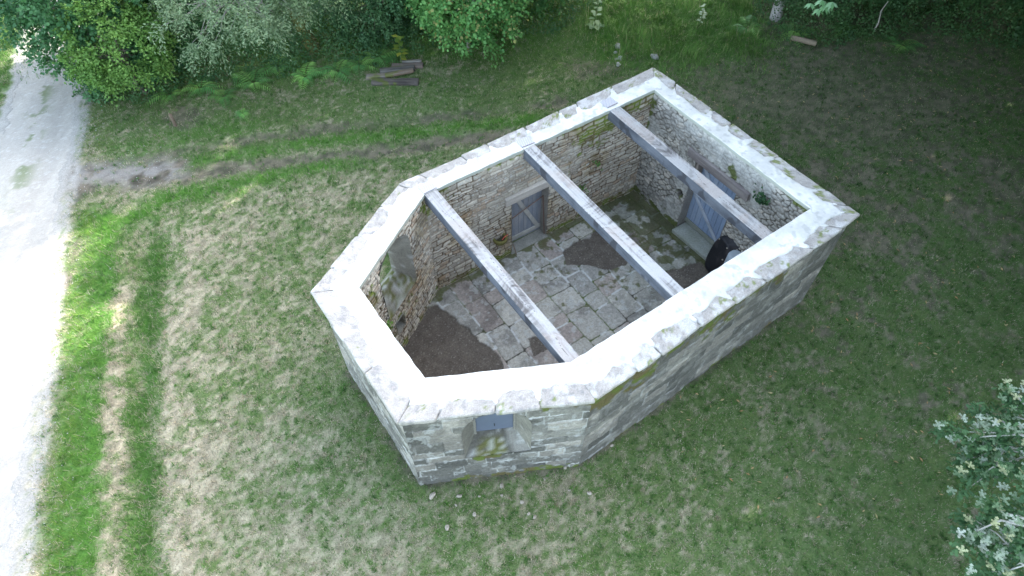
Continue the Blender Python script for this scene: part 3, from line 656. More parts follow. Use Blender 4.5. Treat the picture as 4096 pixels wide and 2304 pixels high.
# stoup: mossy half bowl on the left wall
a, b, L, t, n = frame(PI_, 5); cx = frame_pt(a, t, n, 1.80, -.05, .53)
pr = [(.02, -.16), (.09, -.15), (.15, -.10), (.185, -.02), (.19, .03), (.165, .06), (.13, .045), (.115, -.01), (.08, -.05), (.0, -.06)]
nn = 36; V = []; 
for r_, z in pr:
    for k in range(nn): th = 2*math.pi*k/nn; V.append([cx[0]+r_*math.cos(th), cx[1]+r_*math.sin(th), cx[2]+z])
V = np.array(V); F = [(i*nn+k, i*nn+(k+1) % nn, (i+1)*nn+(k+1) % nn, (i+1)*nn+k) for i in range(len(pr)-1) for k in range(nn)]
V = V+np.stack([v3(V, 12, 1), v3(V, 12, 2), v3(V, 12, 3)], 1)*.012
inn = np.repeat(np.arange(len(pr)) > 6, nn)
m = MB(); m.add(V, np.array(F), mix(mix([.13, .15, .04], [.17, .13, .05], fbm(V[:, 0]*3, V[:, 2]*3, 6, 3, 4)), [.04, .04, .03], inn*.8)); stp = part(m, 'stoup', M_stone); stp['label'] = 'mossy stone water stoup set in the rubble'
m = MB(); V, F = tube([cx+np.array(p) for p in ((.05, -.07, .03), (.10, -.02, .075), (.16, .05, .06), (.19, .07, .07))], .009, 6); m.add(V, F, col([.62, .10, .06], len(V))); part(m, 'red_cord', M_plastic, stp)
# ivy sprigs rooted in the back wall are built with the plants

# ================================================================ GROUND
ROAD = np.array([(-40, -5.3), (-6, -7.3), (0, -8.1), (3, -8.8), (4.6, -9.3), (7.6, -10.2), (10.5, -11.2), (12.9, -11.9), (14.4, -12.3), (17.7, -13.2), (21.3, -14.3), (30, -17), (60, -27), (200, -72)])
def road_r(y): return np.interp(y, ROAD[:, 0], ROAD[:, 1])
def road_l(y): return road_r(y)-np.interp(y, [12, 15.2, 17.5, 21, 30], [3.2, 2.75, 2.65, 2.8, 2.8])
DITCH = np.array([(-10, -5.0), (0, -6.0), (3, -6.7), (6.6, -7.95), (8.6, -8.55), (11.1, -9.2), (11.9, -9.35)])
def ditch_x(y): return np.interp(y, DITCH[:, 0], DITCH[:, 1])
def ditch_w(y): return sm(11.9, 10.9, y)
def sdline(X, Y, pts):
    d = np.full(X.shape, 99.); pts = np.array(pts, float); tt = np.zeros(X.shape)
    for i in range(len(pts)-1):
        a, b = pts[i], pts[i+1]; e = b-a; t = np.clip(((X-a[0])*e[0]+(Y-a[1])*e[1])/(e@e), 0, 1); q = np.hypot(X-a[0]-t*e[0], Y-a[1]-t*e[1])
        tt = np.where(q < d, i+t, tt); d = np.minimum(d, q)
    return d, tt/(len(pts)-1)
RUTA = [(-12.2, 13.5), (-10.6, 14.0), (-8.9, 14.5), (-5.7, 15.3), (-2.2, 15.9), (1.1, 16.5), (3.2, 17.2)]
RUTB = [(-11.6, 12.6), (-9.5, 13.3), (-7.1, 13.8), (-4.6, 14.2), (-2.4, 14.7), (-.4, 15.1), (1.6, 15.3)]
STRIP = [(-10.8, 10.2), (-10.3, 11.4), (-9.3, 12.5), (-7.6, 13.1), (-6, 13.6), (-4.4, 14.0)]
LUSH = [(-8.9, 14.0), (-5.7, 14.8), (-2.2, 15.35), (.6, 15.85)]
def height(X, Y, under=0.):
    h = (fbm(X, Y, .35, 3, 200)-.5)*.10+(fbm(X, Y, 2.2, 3, 201)-.5)*.035
    dx = X-ditch_x(Y)
    h = h-.13*np.exp(-((dx+(fbm(X, Y, 1.1, 2, 219)-.5)*.35)/.42)**2)*ditch_w(Y)+.05*np.exp(-((dx+1.0)/.5)**2)*ditch_w(Y)
    a, _ = sdline(X, Y, RUTA); b, _ = sdline(X, Y, RUTB); h = h-.045*np.exp(-(a/.22)**2)-.045*np.exp(-(b/.22)**2)
    far = np.hypot(X-ctr[0], Y-ctr[1]); h = h*sm(2.5, 6, far)
    h = h+.35*sm(18.6, 21.5, Y-.06*X)*sm(12, 6, np.abs(X+4.5))
    h = h-under; e = sdpoly(X, Y, PG_); return h-.03-.55*sm(-.15, -.45, e)
def zones(X, Y):
    n1, n2, n3 = fbm(X, Y, .9, 4, 210), fbm(X, Y, 2.8, 4, 211), fbm(X, Y, 9, 3, 212)
    rr = road_r(Y); dr = X-rr+.2+(n2-.5)*.4; dx = X-ditch_x(Y); dw = ditch_w(Y)
    a, ta = sdline(X, Y, RUTA); b, tb = sdline(X, Y, RUTB); s, _ = sdline(X, Y, STRIP); l, _ = sdline(X, Y, LUSH)
    left = sm(5, -6, X)
    # share of straw / of bare soil / lushness
    n4 = fbm(X, Y, 6.5, 3, 214)
    straw = .08+.80*sm(.40, .64, n1*.20+n2*.22+n4*.30+.28*vn(X*17, Y*17, 215)+.035*left-.10*sm(-2, 8, X)-.11*sm(13.2, 15.8, Y)+.03*sm(8, 3, Y)*sm(1, -6, X)-.01)
    edge = sdpoly(X, Y, PG_); straw = straw*(1-.6*np.exp(-(edge/.9)**2)*sm(1, -4, X))
    lush = np.zeros_like(X); soil = np.zeros_like(X)
    st = np.exp(-((X-rr-.80)/.60)**4)*sm(12.6, 11.6, Y)                      # bright verge beside the road
    lush = np.maximum(lush, st*1.25); lush = np.maximum(lush, np.exp(-(s/.42)**2)*1.1); lush = np.maximum(lush, np.exp(-(l/.36)**2)*.95)
    dry = np.exp(-((dx+.60+(n2-.5)*.3)/.20)**2)*dw*sm(9.8, 9.2, Y)                        # dry ridge between verge and ditch
    dry = np.maximum(dry, np.exp(-((dx-.9)/.4)**2)*dw*.6)
    di = np.exp(-((dx+(fbm(X, Y, 1.5, 3, 218)-.5)*.5)/.38)**2)*dw*sm(.25, .5, fbm(X, Y, 1.6, 3, 217)+.12); lush = np.maximum(lush, di)
    top = sm(17.2, 19.5, Y-.1*np.abs(X-5))*sm(1.2, 3.6, X)*sm(9.6, 7.8, X); lush = np.maximum(lush, top)
    hedge = sm(16.6, 19.2, Y-.10*(X+12))*sm(3, 1, X); lush = np.maximum(lush, .6*hedge)
    meadow = sm(23.5, 25, Y); lush = np.maximum(lush, meadow)
    lv_ = sm(-.3, -1.3, X-road_l(Y)); lush = np.maximum(lush, lv_)
    g2 = sm(.5, -.6, sdline(X, Y, [(-10.9, 14.0), (-9.2, 15.2), (-7.8, 15.4)])[0]-.5); lush = np.maximum(lush, .6*g2)
    straw = np.clip(straw*(1-lush*.85)+.22*sm(.5, .7, n4)*lush+dry*(.15+.85*sm(.42, .58, n2*.5+n4*.5)), 0, 1)
    junction = sm(.95, .2, sdline(X, Y, [(-12.3, 13.4), (-10.9, 13.5), (-9.6, 13.6)])[0]+(n2-.5)*1.2)
    soil = np.maximum(soil, junction)
    soil = np.maximum(soil, sm(.40, .10, a+(n2-.5)*.6+(n4-.5)*.5)*(.3+.5*sm(.4, .6, n1+.2*(1-ta)))); soil = np.maximum(soil, sm(.44, .10, b+(n2-.5)*.6+(n4-.5)*.5)*(.3+.6*sm(.35, .5, n1+.25*tb)))
    soil = np.maximum(soil, sm(.75, .40, np.abs((X-9)/5.2)**2+np.abs((Y-17.)/2.6)**2+(n2-.5)*2.6+(n4-.5)*3)*.68)
    soil = np.maximum(soil, .75*sm(.55, .68, n1*.3+n2*.35+n4*.2+.15*vn(X*15, Y*15, 216)+.10*sm(5, 10, X)*sm(7, 13, Y)+.02*sm(5, 9, X))*sm(4, 8, X))
    soil = np.maximum(soil, sm(.5, .2, sdline(X, Y, [(-10.85, 10.9), (-10.9, 9.6)])[0]*1.3+(n2-.5)*.6)*.95)
    soil = np.maximum(soil, sm(.8, .3, np.hypot((X-2.6)*.6, Y-18.3)+(n2-.5))*.7)
    soil = np.maximum(soil, sm(.8, .3, np.hypot((X+9.9)*.8, Y-16.0)+(n2-.5)*.8)*.8)
    soil = np.maximum(soil, .8*sm(.15, .0, edge+(n3-.5)*.3)*sm(-.2, -.05, edge))
    road = sm(.10, -.10, (n3-.5)*.3+ np.maximum(dr-.05, road_l(Y)-X+(n2-.5)*.6)) 
    gravel = sm(.42, .0, np.abs(dr))*(1-road)
    return dict(straw=straw, lush=lush, soil=np.clip(soil*(1-.7*np.clip(lush-.6, 0, 1)), 0, 1), road=road, n1=n1, n2=n2, n3=n3, dr=dr, gravel=gravel, drn=np.maximum(dr-.05, road_l(Y)-X+(n2-.5)*.6), di=di, top=top, edge=edge, junction=junction)
def axis(lo, hi, step, far):
    m = np.arange(lo, hi+step, step); k = np.cumsum(step*1.22**np.arange(1, 45)); k = k[k < far]
    return np.concatenate([lo-k[::-1], m, hi+k])
gx, gy = axis(-19, 19, .07, 500), axis(1.5, 25, .07, 500)
X, Y = np.meshgrid(gx, gy, indexing='ij'); sh = X.shape; X = X.ravel(); Y = Y.ravel(); Z = zones(X, Y)
g_soil = mix([.16, .135, .10], [.06, .054, .04], sm(.25, .75, fbm(X, Y, 6, 4, 230))); g_soil = mix(g_soil, [.27, .255, .235], Z['junction']*.75*sm(.35, .6, Z['n2']))
g_green = mix([.060, .125, .030], [.12, .17, .050], Z['n3']); g_green = mix(g_green, [.08, .22, .03], np.clip(Z['lush'], 0, 1)*.7)
g_straw = mix([.40, .355, .25], [.20, .18, .12], sm(.25, .75, Z['n3']))
shade_tone = (.42*sm(0, 9, X)+.25*sm(12, 19, Y)*sm(1, 4, X)); c = mix(g_green, g_straw, Z['straw']); c = mix(c, c*np.array([.55, .6, .6]), shade_tone); c = mix(c, g_soil, Z['soil']); c = mix(c, mix([.38, .365, .335], [.28, .27, .245], Z['n3']), np.clip(np.maximum(Z['gravel']*1.5*sm(.3, .55, Z['n2']+.25*Z['gravel']), sm(.05, -.15, Z['drn'])), 0, 1))  # ground colour darkened towards the right and far right to stand for tree shade
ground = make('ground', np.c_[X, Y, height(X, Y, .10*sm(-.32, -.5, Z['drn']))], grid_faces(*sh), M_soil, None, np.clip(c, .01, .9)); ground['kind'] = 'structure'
# gravel road as its own sheet
gx, gy = np.arange(-19.5, -6.5, .05), np.concatenate([[-60, -20, -5], np.arange(0, 25, .05), [27, 32, 45, 80]])
X, Y = np.meshgrid(gx, gy, indexing='ij'); sh = X.shape; X = X.ravel(); Y = Y.ravel(); Z = zones(X, Y)
X2 = X+(road_r(Y)-road_r(np.clip(Y, 0, 25)))*1.0; 
rr = road_r(np.clip(Y, 0, 25)); tt = (rr-X)/3.0
crown = np.exp(-((tt-.5)/.10)**2); c = mix([.42, .395, .35], [.32, .305, .275], fbm(X*2.2, Y*.35, 1.3, 4, 250)); c = c*(.88+.24*fbm(X, Y, 30, 3, 251))[:, None]
c = mix(c, [.30, .29, .265], np.clip(sm(.35, .0, rr-X)+sm(.62, .5, np.abs(tt-.95)*4), 0, 1)*.45*sm(.35, .6, Z['n2']))
c = mix(c, [.13, .17, .07], crown*sm(.56, .66, fbm(X, Y, 3, 3, 253))*sm(11, 14, Y)*.8)
c = mix(c, [.52, .51, .49], sm(.80, .90, vn(X*22, Y*22, 256))*.5)
hole = np.hypot(X+9.75, Y-4.25); c = mix(c, [.36, .34, .31], sm(.17, .13, hole))
h = height(X, Y)+.012-.05*sm(-.34, -.02, Z['drn'])-.02*np.exp(-((tt-.25)/.13)**2)-.02*np.exp(-((tt-.75)/.13)**2)+(vn(X*20, Y*20, 257)-.5)*.012-.03*sm(.19, .12, hole)
F = grid_faces(*sh); F = F[(Z['road'][F] > .5).all(1)]
road = make('road', np.c_[X2, Y, h], F, M_road, None, np.clip(c, .01, .9)); road['kind'] = 'structure'

# ================================================================ GRASS
gr = np.random.default_rng(3)
def visible(X, Y, Zh=0., mx=1.04, ex=.4):
    dp = Y*math.cos(PITCH)+(CAM_H-Zh)*math.sin(PITCH); u = X/dp; v = (-(CAM_H-Zh)*math.cos(PITCH)+Y*math.sin(PITCH))/dp
    return (np.abs(u) < 2048/FPX*mx+ex/dp) & (np.abs(v) < 1152/FPX*mx+ex/dp)
def blades(X, Y, Zb, ln, wd, lean, colr, rnd, seg=1, az=None):
    n = len(X); az = rnd.uniform(0, 2*math.pi, n) if az is None else az; la = lean*rnd.uniform(.3, 1.3, n)
    dx, dy = np.cos(az), np.sin(az); b = np.stack([X, Y, Zb], 1); s = np.stack([-dy, dx, 0*dx], 1)*(wd/2)[:, None]
    if seg == 1:
        tip = b+np.stack([dx*np.sin(la), dy*np.sin(la), np.cos(la)], 1)*ln[:, None]
        V = np.stack([b-s, b+s, tip], 1).reshape(-1, 3); F = np.arange(3*n).reshape(-1, 3); k = 3
        sh_ = np.tile([.85, .85, 1.12], n)
    else:
        mid = b+np.stack([dx*np.sin(la*.5), dy*np.sin(la*.5), np.cos(la*.5)], 1)*(ln*.55)[:, None]
        tip = mid+np.stack([dx*np.sin(la*1.5), dy*np.sin(la*1.5), np.cos(la*1.5)], 1)*(ln*.5)[:, None]
        V = np.stack([b-s, b+s, mid+s*.8, mid-s*.8, tip], 1).reshape(-1, 3); o = np.arange(n)[:, None]*5
        F = [np.c_[o, o+1, o+2, o+3], np.c_[o+3, o+2, o+4]]; k = 5; sh_ = np.ones(5*n)
    return V, F, np.repeat(colr, k, 0)
def scatter(n, x0, x1, y0, y1, rnd): 
    X = rnd.uniform(x0, x1, n); Y = rnd.uniform(y0, y1, n); k = visible(X, Y); return X[k], Y[k]
# mown lawn
X, Y = scatter(2000000, -19, 19, 2.6, 23, gr)
Zs = zones(X, Y); cl = vn(X*7, Y*7, 300)*.6+vn(X*19, Y*19, 301)*.4
dens = (.95-.85*Zs['soil']-.35*Zs['straw'])*(.45+.9*cl); dens = np.where(Zs['road'] > .4, .0, dens)*(1-.75*Zs['gravel'])
k = (gr.random(len(X)) < dens) & (Zs['edge'] > .02); X, Y = X[k], Y[k]; Zs = {a: b[k] for a, b in Zs.items()}; n = len(X); r = gr.random(n); cl = cl[k]
isst = r < np.clip(.10+.80*Zs['straw']+.1*Zs['soil']-.06*np.clip(Zs['lush'], 0, 1), 0, .93); r2 = gr.random(n); r3 = gr.random(n)
cg = mix([.055, .15, .025], [.15, .25, .06], r2); cg = mix(cg, [.12, .29, .04], np.clip(Zs['lush']-.4*Zs['di'], 0, 1)*(.35+.6*Zs['n2'])); cg = mix(cg, [.04, .10, .03], (r3 > .7)*.5*(1-np.clip(Zs['lush'], 0, 1)))
cg = mix(cg, [.06, .17, .03], Zs['di']*.5); yel = sm(.9, .3, np.abs(Zs['dr']-.35))*.6; cg = mix(cg, [.22, .24, .06], yel*r3)
cs = mix([.50, .445, .325], [.28, .245, .165], r2); shade_mix = sm(0, 9, X)*.5; cs = mix(cs, [.26, .24, .17], shade_mix); cg = mix(cg, [.045, .125, .035], shade_mix*.8); colr = np.where(isst[:, None], cs, cg)*(.55+.8*cl)[:, None]  # blade colours darken to the right, shade painted into the grass
ln = gr.uniform(.03, .075, n)*(1+.9*np.clip(Zs['lush'], 0, 1.2)+.8*Zs['di'])*(.6+.8*cl); lean = np.where(isst, 1.25, .75)
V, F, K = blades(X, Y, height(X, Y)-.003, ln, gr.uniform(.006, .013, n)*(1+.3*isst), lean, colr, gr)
# coarser tufts and small broad-leaved weeds give the turf its relief
tx, ty = scatter(30000, -19, 19, 2.6, 22, gr); Zt = zones(tx, ty); k = (gr.random(len(tx)) < (.25+.6*vn(tx*1.7, ty*1.7, 305))*(1-.7*Zt['soil'])) & (Zt['road'] < .3) & (Zt['edge'] > .04) & (Zt['gravel'] < .3+.5*gr.random(len(tx))); tx, ty = tx[k], ty[k]; st_ = Zt['straw'][k]
nb = 13; r_ = gr.uniform(.02, .07, len(tx)); X = np.repeat(tx, nb)+gr.normal(size=len(tx)*nb)*np.repeat(r_, nb)*.6; Y = np.repeat(ty, nb)+gr.normal(size=len(tx)*nb)*np.repeat(r_, nb)*.6; n = len(X)
dry_ = np.repeat(gr.random(len(tx)) < st_*.75, nb); tone = np.repeat(gr.random(len(tx)), nb)
ct_ = np.where(dry_[:, None], mix([.55, .48, .33], [.30, .25, .16], tone), mix([.04, .12, .025], [.12, .26, .05], tone)); ct_ = ct_*(1-.35*sm(0, 9, X))[:, None]*gr.uniform(.75, 1.2, (n, 1))  # tufts painted darker to the right as well, in place of shade
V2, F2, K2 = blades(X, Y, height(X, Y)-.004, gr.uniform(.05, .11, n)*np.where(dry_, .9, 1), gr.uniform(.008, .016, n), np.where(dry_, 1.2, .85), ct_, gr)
ex_, ey_ = gr.uniform(-6, 9, 60000), gr.uniform(2.6, 16, 60000); de = sdpoly(ex_, ey_, PG_); k = (de > 0.0) & (de < .16) & (gr.random(60000) < .15+1.1*vn(ex_*1.6, ey_*1.6, 307)); ex_, ey_ = ex_[k], ey_[k]
V3, F3, K3 = blades(ex_, ey_, height(ex_, ey_)-.01, gr.uniform(.06, .16, len(ex_)), gr.uniform(.008, .016, len(ex_)), .7, mix([.05, .13, .03], [.13, .25, .06], gr.random(len(ex_))), gr)
F2 = np.concatenate([F2, F3+len(V2)]); V2 = np.concatenate([V2, V3]); K2 = np.concatenate([K2, K3]); F2 = F2+len(V); V = np.concatenate([V, V2]); F = np.concatenate([F, F2]); K = np.concatenate([K, K2])
o = make('lawn_grass', V, F, M_grass, None, K, False); tag(o, 'short mown grass with dry straw-coloured patches around the chapel', 'grass', kind='stuff')
NB = n
# long grass: ditch, verge, uncut corner at the top
X, Y = scatter(420000, -19, 19, 2.6, 26, gr); Zs = zones(X, Y); cl = vn(X*3.2, Y*3.2, 310)
dn = np.maximum(Zs['di']*.55*(.3+cl), Zs['top']*1.0*(.4+cl*.8)); hg = sm(17.8, 19.4, Y-.10*(X+12))*sm(4, 2.5, X)*.5; dn = np.maximum(dn, hg); dn = np.maximum(dn, sm(.2, .9, road_l(Y)-X)*.5); dn = np.maximum(dn, sm(23.5, 24.5, Y)*.4)
k = gr.random(len(X)) < dn; X, Y, cl = X[k], Y[k], cl[k]; tp = Zs['top'][k]; n = len(X); r2 = gr.random(n)
colr = mix([.06, .17, .03], [.15, .27, .06], r2*.6+cl*.4); colr = mix(colr, [.35, .32, .18], (gr.random(n) > .93)*.8)
ln = gr.uniform(.10, .26, n)*(.7+.9*tp)*(.5+.9*cl); az = fbm(X, Y, .9, 2, 312)*14+gr.normal(0, .6, n)
V, F, K = blades(X, Y, height(X, Y)-.01, ln, gr.uniform(.008, .018, n), .9, colr, gr, 2, az)
o = make('long_grass', V, F, M_grass, None, K, False); tag(o, 'long uncut green grass in the ditch, along the far verge and beyond the back corner of the chapel', 'long grass', kind='stuff')

# ================================================================ LEAVES AND TREES
T_ROUND = (np.array([(0, 0, 0), (-.42, .28, .06), (-.36, .72, .05), (0, 1, -.03), (.36, .72, .05), (.42, .28, .06)]), [(0, 5, 4, 3), (0, 3, 2, 1)])
T_NARROW = (np.array([(0, 0, 0), (-.17, .45, .03), (0, 1, -.05), (.17, .45, .03)]), [(0, 3, 2, 1)])
T_DIAM = (np.array([(0, 0, 0), (-.32, .5, .05), (0, 1, -.04), (.32, .5, .05)]), [(0, 3, 2, 1)])
T_OAK = (np.array([(0, 0, 0), (0, .3, 0), (0, .55, 0), (0, .8, 0), (0, 1, 0), (-.20, .22, .03), (-.12, .35, .01), (-.32, .5, .05), (-.17, .62, .02), (-.28, .78, .03), (-.1, .9, 0),
                    (.20, .22, .03), (.12, .35, .01), (.32, .5, .05), (.17, .62, .02), (.28, .78, .03), (.1, .9, 0)]),
         [(0, 1, 6, 5), (1, 2, 7, 6), (2, 3, 9, 8), (3, 4, 10, 9), (0, 11, 12, 1), (1, 12, 13, 2), (2, 14, 15, 3), (3, 15, 16, 4), (2, 8, 7, 2)])
def leafset(P, axis_, nrm, size, tmpl, colr):
    T, F = tmpl; F = [f for f in F if len(set(f)) == 4]; n = len(P)
    a = axis_/np.maximum(np.linalg.norm(axis_, axis=1, keepdims=True), 1e-9)
    b = np.cross(a, nrm); b /= np.maximum(np.linalg.norm(b, axis=1, keepdims=True), 1e-9); m = np.cross(b, a)
    V = P[:, None]+size[:, None, None]*(T[None, :, :1]*b[:, None]+T[None, :, 1:2]*a[:, None]+T[None, :, 2:]*m[:, None])
    k = len(T); FF = (np.arange(n)[:, None, None]*k+np.array(F)[None]).reshape(-1, 4)
    return V.reshape(-1, 3), FF, np.repeat(colr, k, 0)
def unit(v): return v/np.maximum(np.linalg.norm(v, axis=-1, keepdims=True), 1e-9)
def twigs(rnd, clumps, cr, tmpl, size, c1, c2, ntw=16, nl=9, droop=.25, up=.5, pale=None):
    """clumps (n,3), outward dirs; sprays of leaves along twigs"""
    Cc, O = clumps; n = len(Cc); M = n*ntw
    d = unit(rnd.normal(size=(M, 3))+np.repeat(O, ntw, 0)*1.1+[0, 0, .15]); L = np.repeat(cr, ntw)*rnd.uniform(.6, 1.15, M)
    t = np.tile((np.arange(nl)+.6)/nl, M); D = np.repeat(d, nl, 0); B = np.repeat(np.repeat(Cc, ntw, 0), nl, 0); LL = np.repeat(L, nl)
    P = B+D*(t*LL)[:, None]; P[:, 2] -= droop*(t**2)*LL; P += rnd.normal(size=P.shape)*.02
    side = np.cross(D, [0, 0, 1.]); sg = np.tile(np.where(np.arange(nl) % 2, 1, -1), M)[:, None]
    ax = unit(D*.6+side*sg*rnd.uniform(.4, 1., (len(P), 1))+rnd.normal(size=P.shape)*.25-[0, 0, .2])
    nr = unit(rnd.normal(size=P.shape)*.45+[0, 0, up]+D*.35)
    r = rnd.random(len(P)); tone = np.repeat(np.repeat(rnd.random(n), ntw), nl); c = mix(c1, c2, np.clip(r*.55+tone*.45, 0, 1))
    if pale is not None: c = mix(c, pale[0], (rnd.random(len(P)) < pale[1]*np.repeat(np.repeat(rnd.random(n)*2, ntw), nl))*.9)
    return leafset(P, ax, nr, size*rnd.uniform(.6, 1.15, len(P)), tmpl, c)
def crown_clumps(rnd, c, r, n, lo=.45, zc=-.9):
    d = unit(rnd.normal(size=(n*3, 3))); d = d[d[:, 2] > zc][:n]; k = rnd.uniform(lo, 1, len(d))**.6
    P = np.array(c)+d*np.array(r)*k[:, None]; P = P+v3(P, .8, 5)[:, None]*d*.35*min(r)
    return P, unit(d*np.array([1, 1, .8]))
TREES = []
def shrub(name, label, cat, c, r, n, size, tmpl, c1, c2, seed, cr=.45, trunk=None, tr=.07, ntw=16, nl=9, barkc=(.22, .19, .15), group=None, droop=.25, bare=0, pale=None, zc=-.9, cut=None, nbr=16):
    rnd = np.random.default_rng(seed); c = np.array(c, float)
    tb = np.array(trunk[0] if trunk else (c[0], c[1]+.2, 0.)); t1 = np.array(trunk[1] if trunk else (c[0], c[1], c[2]*.6))
    org_ = np.array([tb[0], tb[1], float(height(tb[:1], tb[1:2])[0])]); tb[2] = org_[2]-.1
    root = tag(empty(name, org_), label, cat, group)
    P, O = crown_clumps(rnd, c, r, n, zc=zc)
    if cut is not None: k = cut(P); P, O = P[k], O[k]
    V, F, K = twigs(rnd, (P, O), np.full(len(P), cr)*rnd.uniform(.7, 1.3, len(P)), tmpl, size, c1, c2, ntw, nl, droop, pale=pale)
    cw = MB(); cw.add(V, F, K); cw.build('crown', M_leaf, root, False, None).location = tuple(-org_)
    tk = MB(); mid = (tb+t1)/2+rnd.normal(size=3)*.12; V, F = tube([tb, (tb+mid)/2, mid, t1, c+[0, 0, r[2]*.3]], [tr*1.25, tr, tr*.92, tr*.75, tr*.4], 9)
    V = V+np.stack([v3(V, 5, 1), v3(V, 5, 2), v3(V, 5, 3)], 1)*tr*.2
    tk.add(V, F, mix(barkc, np.array(barkc)*.45, fbm(V[:, 0]*2+V[:, 1], V[:, 2], 6, 4, seed % 50))); tk.build('trunk', M_bark, root).location = tuple(-org_)
    br = MB()
    for j in rnd.choice(len(P), min(nbr+bare, len(P)), replace=False):
        s = t1*(1-rnd.uniform(0, .5))+mid*.0+tb*0 if False else t1+(c-t1)*rnd.uniform(0, .6); e = P[j]; m1 = (s+e)/2+rnd.normal(size=3)*.15+[0, 0, .12]
        V, F = tube([s, (s+m1)/2+rnd.normal(size=3)*.04, m1, (m1+e)/2+rnd.normal(size=3)*.05, e], [tr*.4, tr*.32, tr*.24, tr*.16, tr*.08], 5); br.add(V, F, mix(barkc, np.array(barkc)*.6, rnd.random(len(V))))
    br.build('branches', M_bark, root).location = tuple(-org_)
    TREES.append(root); return root
G1, G2 = (.035, .12, .045), (.08, .21, .07)
shrub('hazel_bush', 'dark green round-leaved bush hanging over the gravel road', 'bush', (-12.3, 18.7, 2.4), (2.7, 2.5, 2.6), 340, .105, T_ROUND, G1, G2, 11, cr=.5, ntw=14, nl=8)
shrub('maple_bush', 'lighter yellow-green bush at the road corner in front of the dark one', 'bush', (-11.3, 16.9, 1.9), (1.5, 1.2, 1.4), 150, .07, T_ROUND, (.07, .18, .03), (.18, .32, .07), 12, cr=.42)
shrub('willow_tree', 'pale grey-green willow with bare grey twigs above the ferns', 'tree', (-8.1, 17.7, 2.9), (2.5, 1.8, 1.5), 130, .11, T_NARROW, (.10, .18, .08), (.34, .44, .25), 13, cr=.6, ntw=14, nl=11, trunk=((-8.2, 20.2, 0), (-8, 19.3, 2.2)), barkc=(.42, .40, .36), bare=50, droop=.45, nbr=40, tr=.08)
shrub('mossy_willow', 'leaning tree with a thick moss-covered trunk in the hedge', 'tree', (-5.6, 18.9, 3.6), (2.2, 1.7, 1.6), 95, .11, T_NARROW, (.07, .14, .06), (.28, .38, .18), 14, cr=.6, ntw=13, nl=10, trunk=((-6.5, 19.3, 0), (-6.9, 18.9, 2.6)), tr=.2, barkc=(.15, .16, .05), droop=.4, nbr=24)
shrub('oak_scrub', 'dense dark bush with small leaves behind the timber pile', 'bush', (-4.3, 20.0, 1.7), (1.5, 1.3, 1.9), 160, .075, T_ROUND, (.04, .12, .05), (.10, .21, .08), 15, cr=.4)
shrub('bright_hazel', 'bright green hazel overhanging the lawn edge', 'bush', (-1.4, 19.1, 2.6), (1.8, 1.5, 1.7), 190, .10, T_ROUND, (.07, .23, .06), (.18, .38, .10), 16, cr=.5, droop=.35, barkc=(.4, .38, .34), pale=((.30, .30, .10), .08))
shrub('hazel_bush', 'mid green hazel between the timber pile and the brightest hazel', 'bush', (-3.2, 21.0, 2.5), (1.5, 1.4, 1.9), 130, .10, T_ROUND, (.045, .15, .045), (.12, .26, .07), 17, cr=.5)
shrub('hazel_bush', 'green bush at the right-hand end of the hedge next to the tall flower spike', 'bush', (1.0, 21.3, 2.4), (1.5, 1.3, 1.8), 130, .095, T_ROUND, (.05, .17, .05), (.13, .28, .07), 18, cr=.45)
for j, (x, y, zz, rx, rz, lb) in enumerate([(-9.5, 22.6, 2.2, 2.2, 2.6, 'tall bush filling the back of the hedge behind the pale willow'), (-3.0, 24.2, 2.2, 2.4, 2.6, 'tall bush at the back of the hedge behind the hazels'), (-14.8, 23.5, 2.6, 2.0, 2.8, 'tall bush behind the dark round-leaved one beside the road')]):
    shrub('hedge_bush', lb, 'bush', (x, y, zz), (rx, 1.7, rz), 130, .10, T_ROUND, (.03, .10, .03), (.08, .18, .05), 30+j, cr=.55)
# right-hand wood edge
big = dict(cat='tree', size=.17, tmpl=T_ROUND, c1=(.03, .09, .03), c2=(.07, .15, .05), cr=.9, ntw=16, nl=10, tr=.3)
BIRCH = dict(big, tr=.16, barkc=(.50, .47, .44))
shrub('birch_tree', label='tree with a pale peeling trunk at the edge of the dark wood', c=(8.6, 19.9, 9.8), r=(4.4, 4.1, 3.9), n=430, seed=51, trunk=((9.15, 21.2, 0), (9.25, 21.5, 6)), **BIRCH)
chest = shrub('chestnut_tree', label='large tree over the dark far corner whose leafy tip hangs into view', c=(13.8, 20.2, 10.2), r=(5.2, 4.6, 5.2), n=460, seed=52, trunk=((14.2, 23.2, 0), (14, 21.5, 5)), **big)
shrub('shade_tree', label='tall tree leaning over the lawn from the right edge, above the picture', c=(12.9, 14.4, 12.0), r=(4.5, 4.2, 4.4), n=400, seed=55, trunk=((16.9, 16.2, 0), (15.6, 15.9, 6)), **big)
shrub('beech_tree', label='large tree standing right of the lawn, outside the picture', c=(18.5, 12.5, 9.0), r=(5.6, 5.2, 6), n=430, seed=53, trunk=((19.8, 13.0, 0), (19.2, 12.8, 5)), **big)
shrub('beech_tree', label='large tree further down the right side of the lawn, outside the picture', c=(18.5, 3.5, 9.0), r=(5.6, 5.4, 6), n=420, seed=54, trunk=((19, 3.5, 0), (18.6, 3.5, 5)), **big)
shrub('shade_tree', label='slender tree added to shade the lawn, behind the right-hand end of the hedge, above the picture', c=(2.7, 21.2, 7.5), r=(2.4, 1.9, 2.1), n=130, seed=57, trunk=((3.0, 23.6, 0), (2.9, 23, 4)), **dict(big, tr=.12, cr=.7))  # unseen crown added only to shade one sunlit patch of lawn
shrub('field_tree', label='tall tree beyond the hedge that shades the upper road', c=(-1.5, 25.4, 9.0), r=(3.2, 3.2, 3.8), n=260, seed=56, trunk=((-1.5, 26.5, 0), (-1.5, 26, 5)), **big)

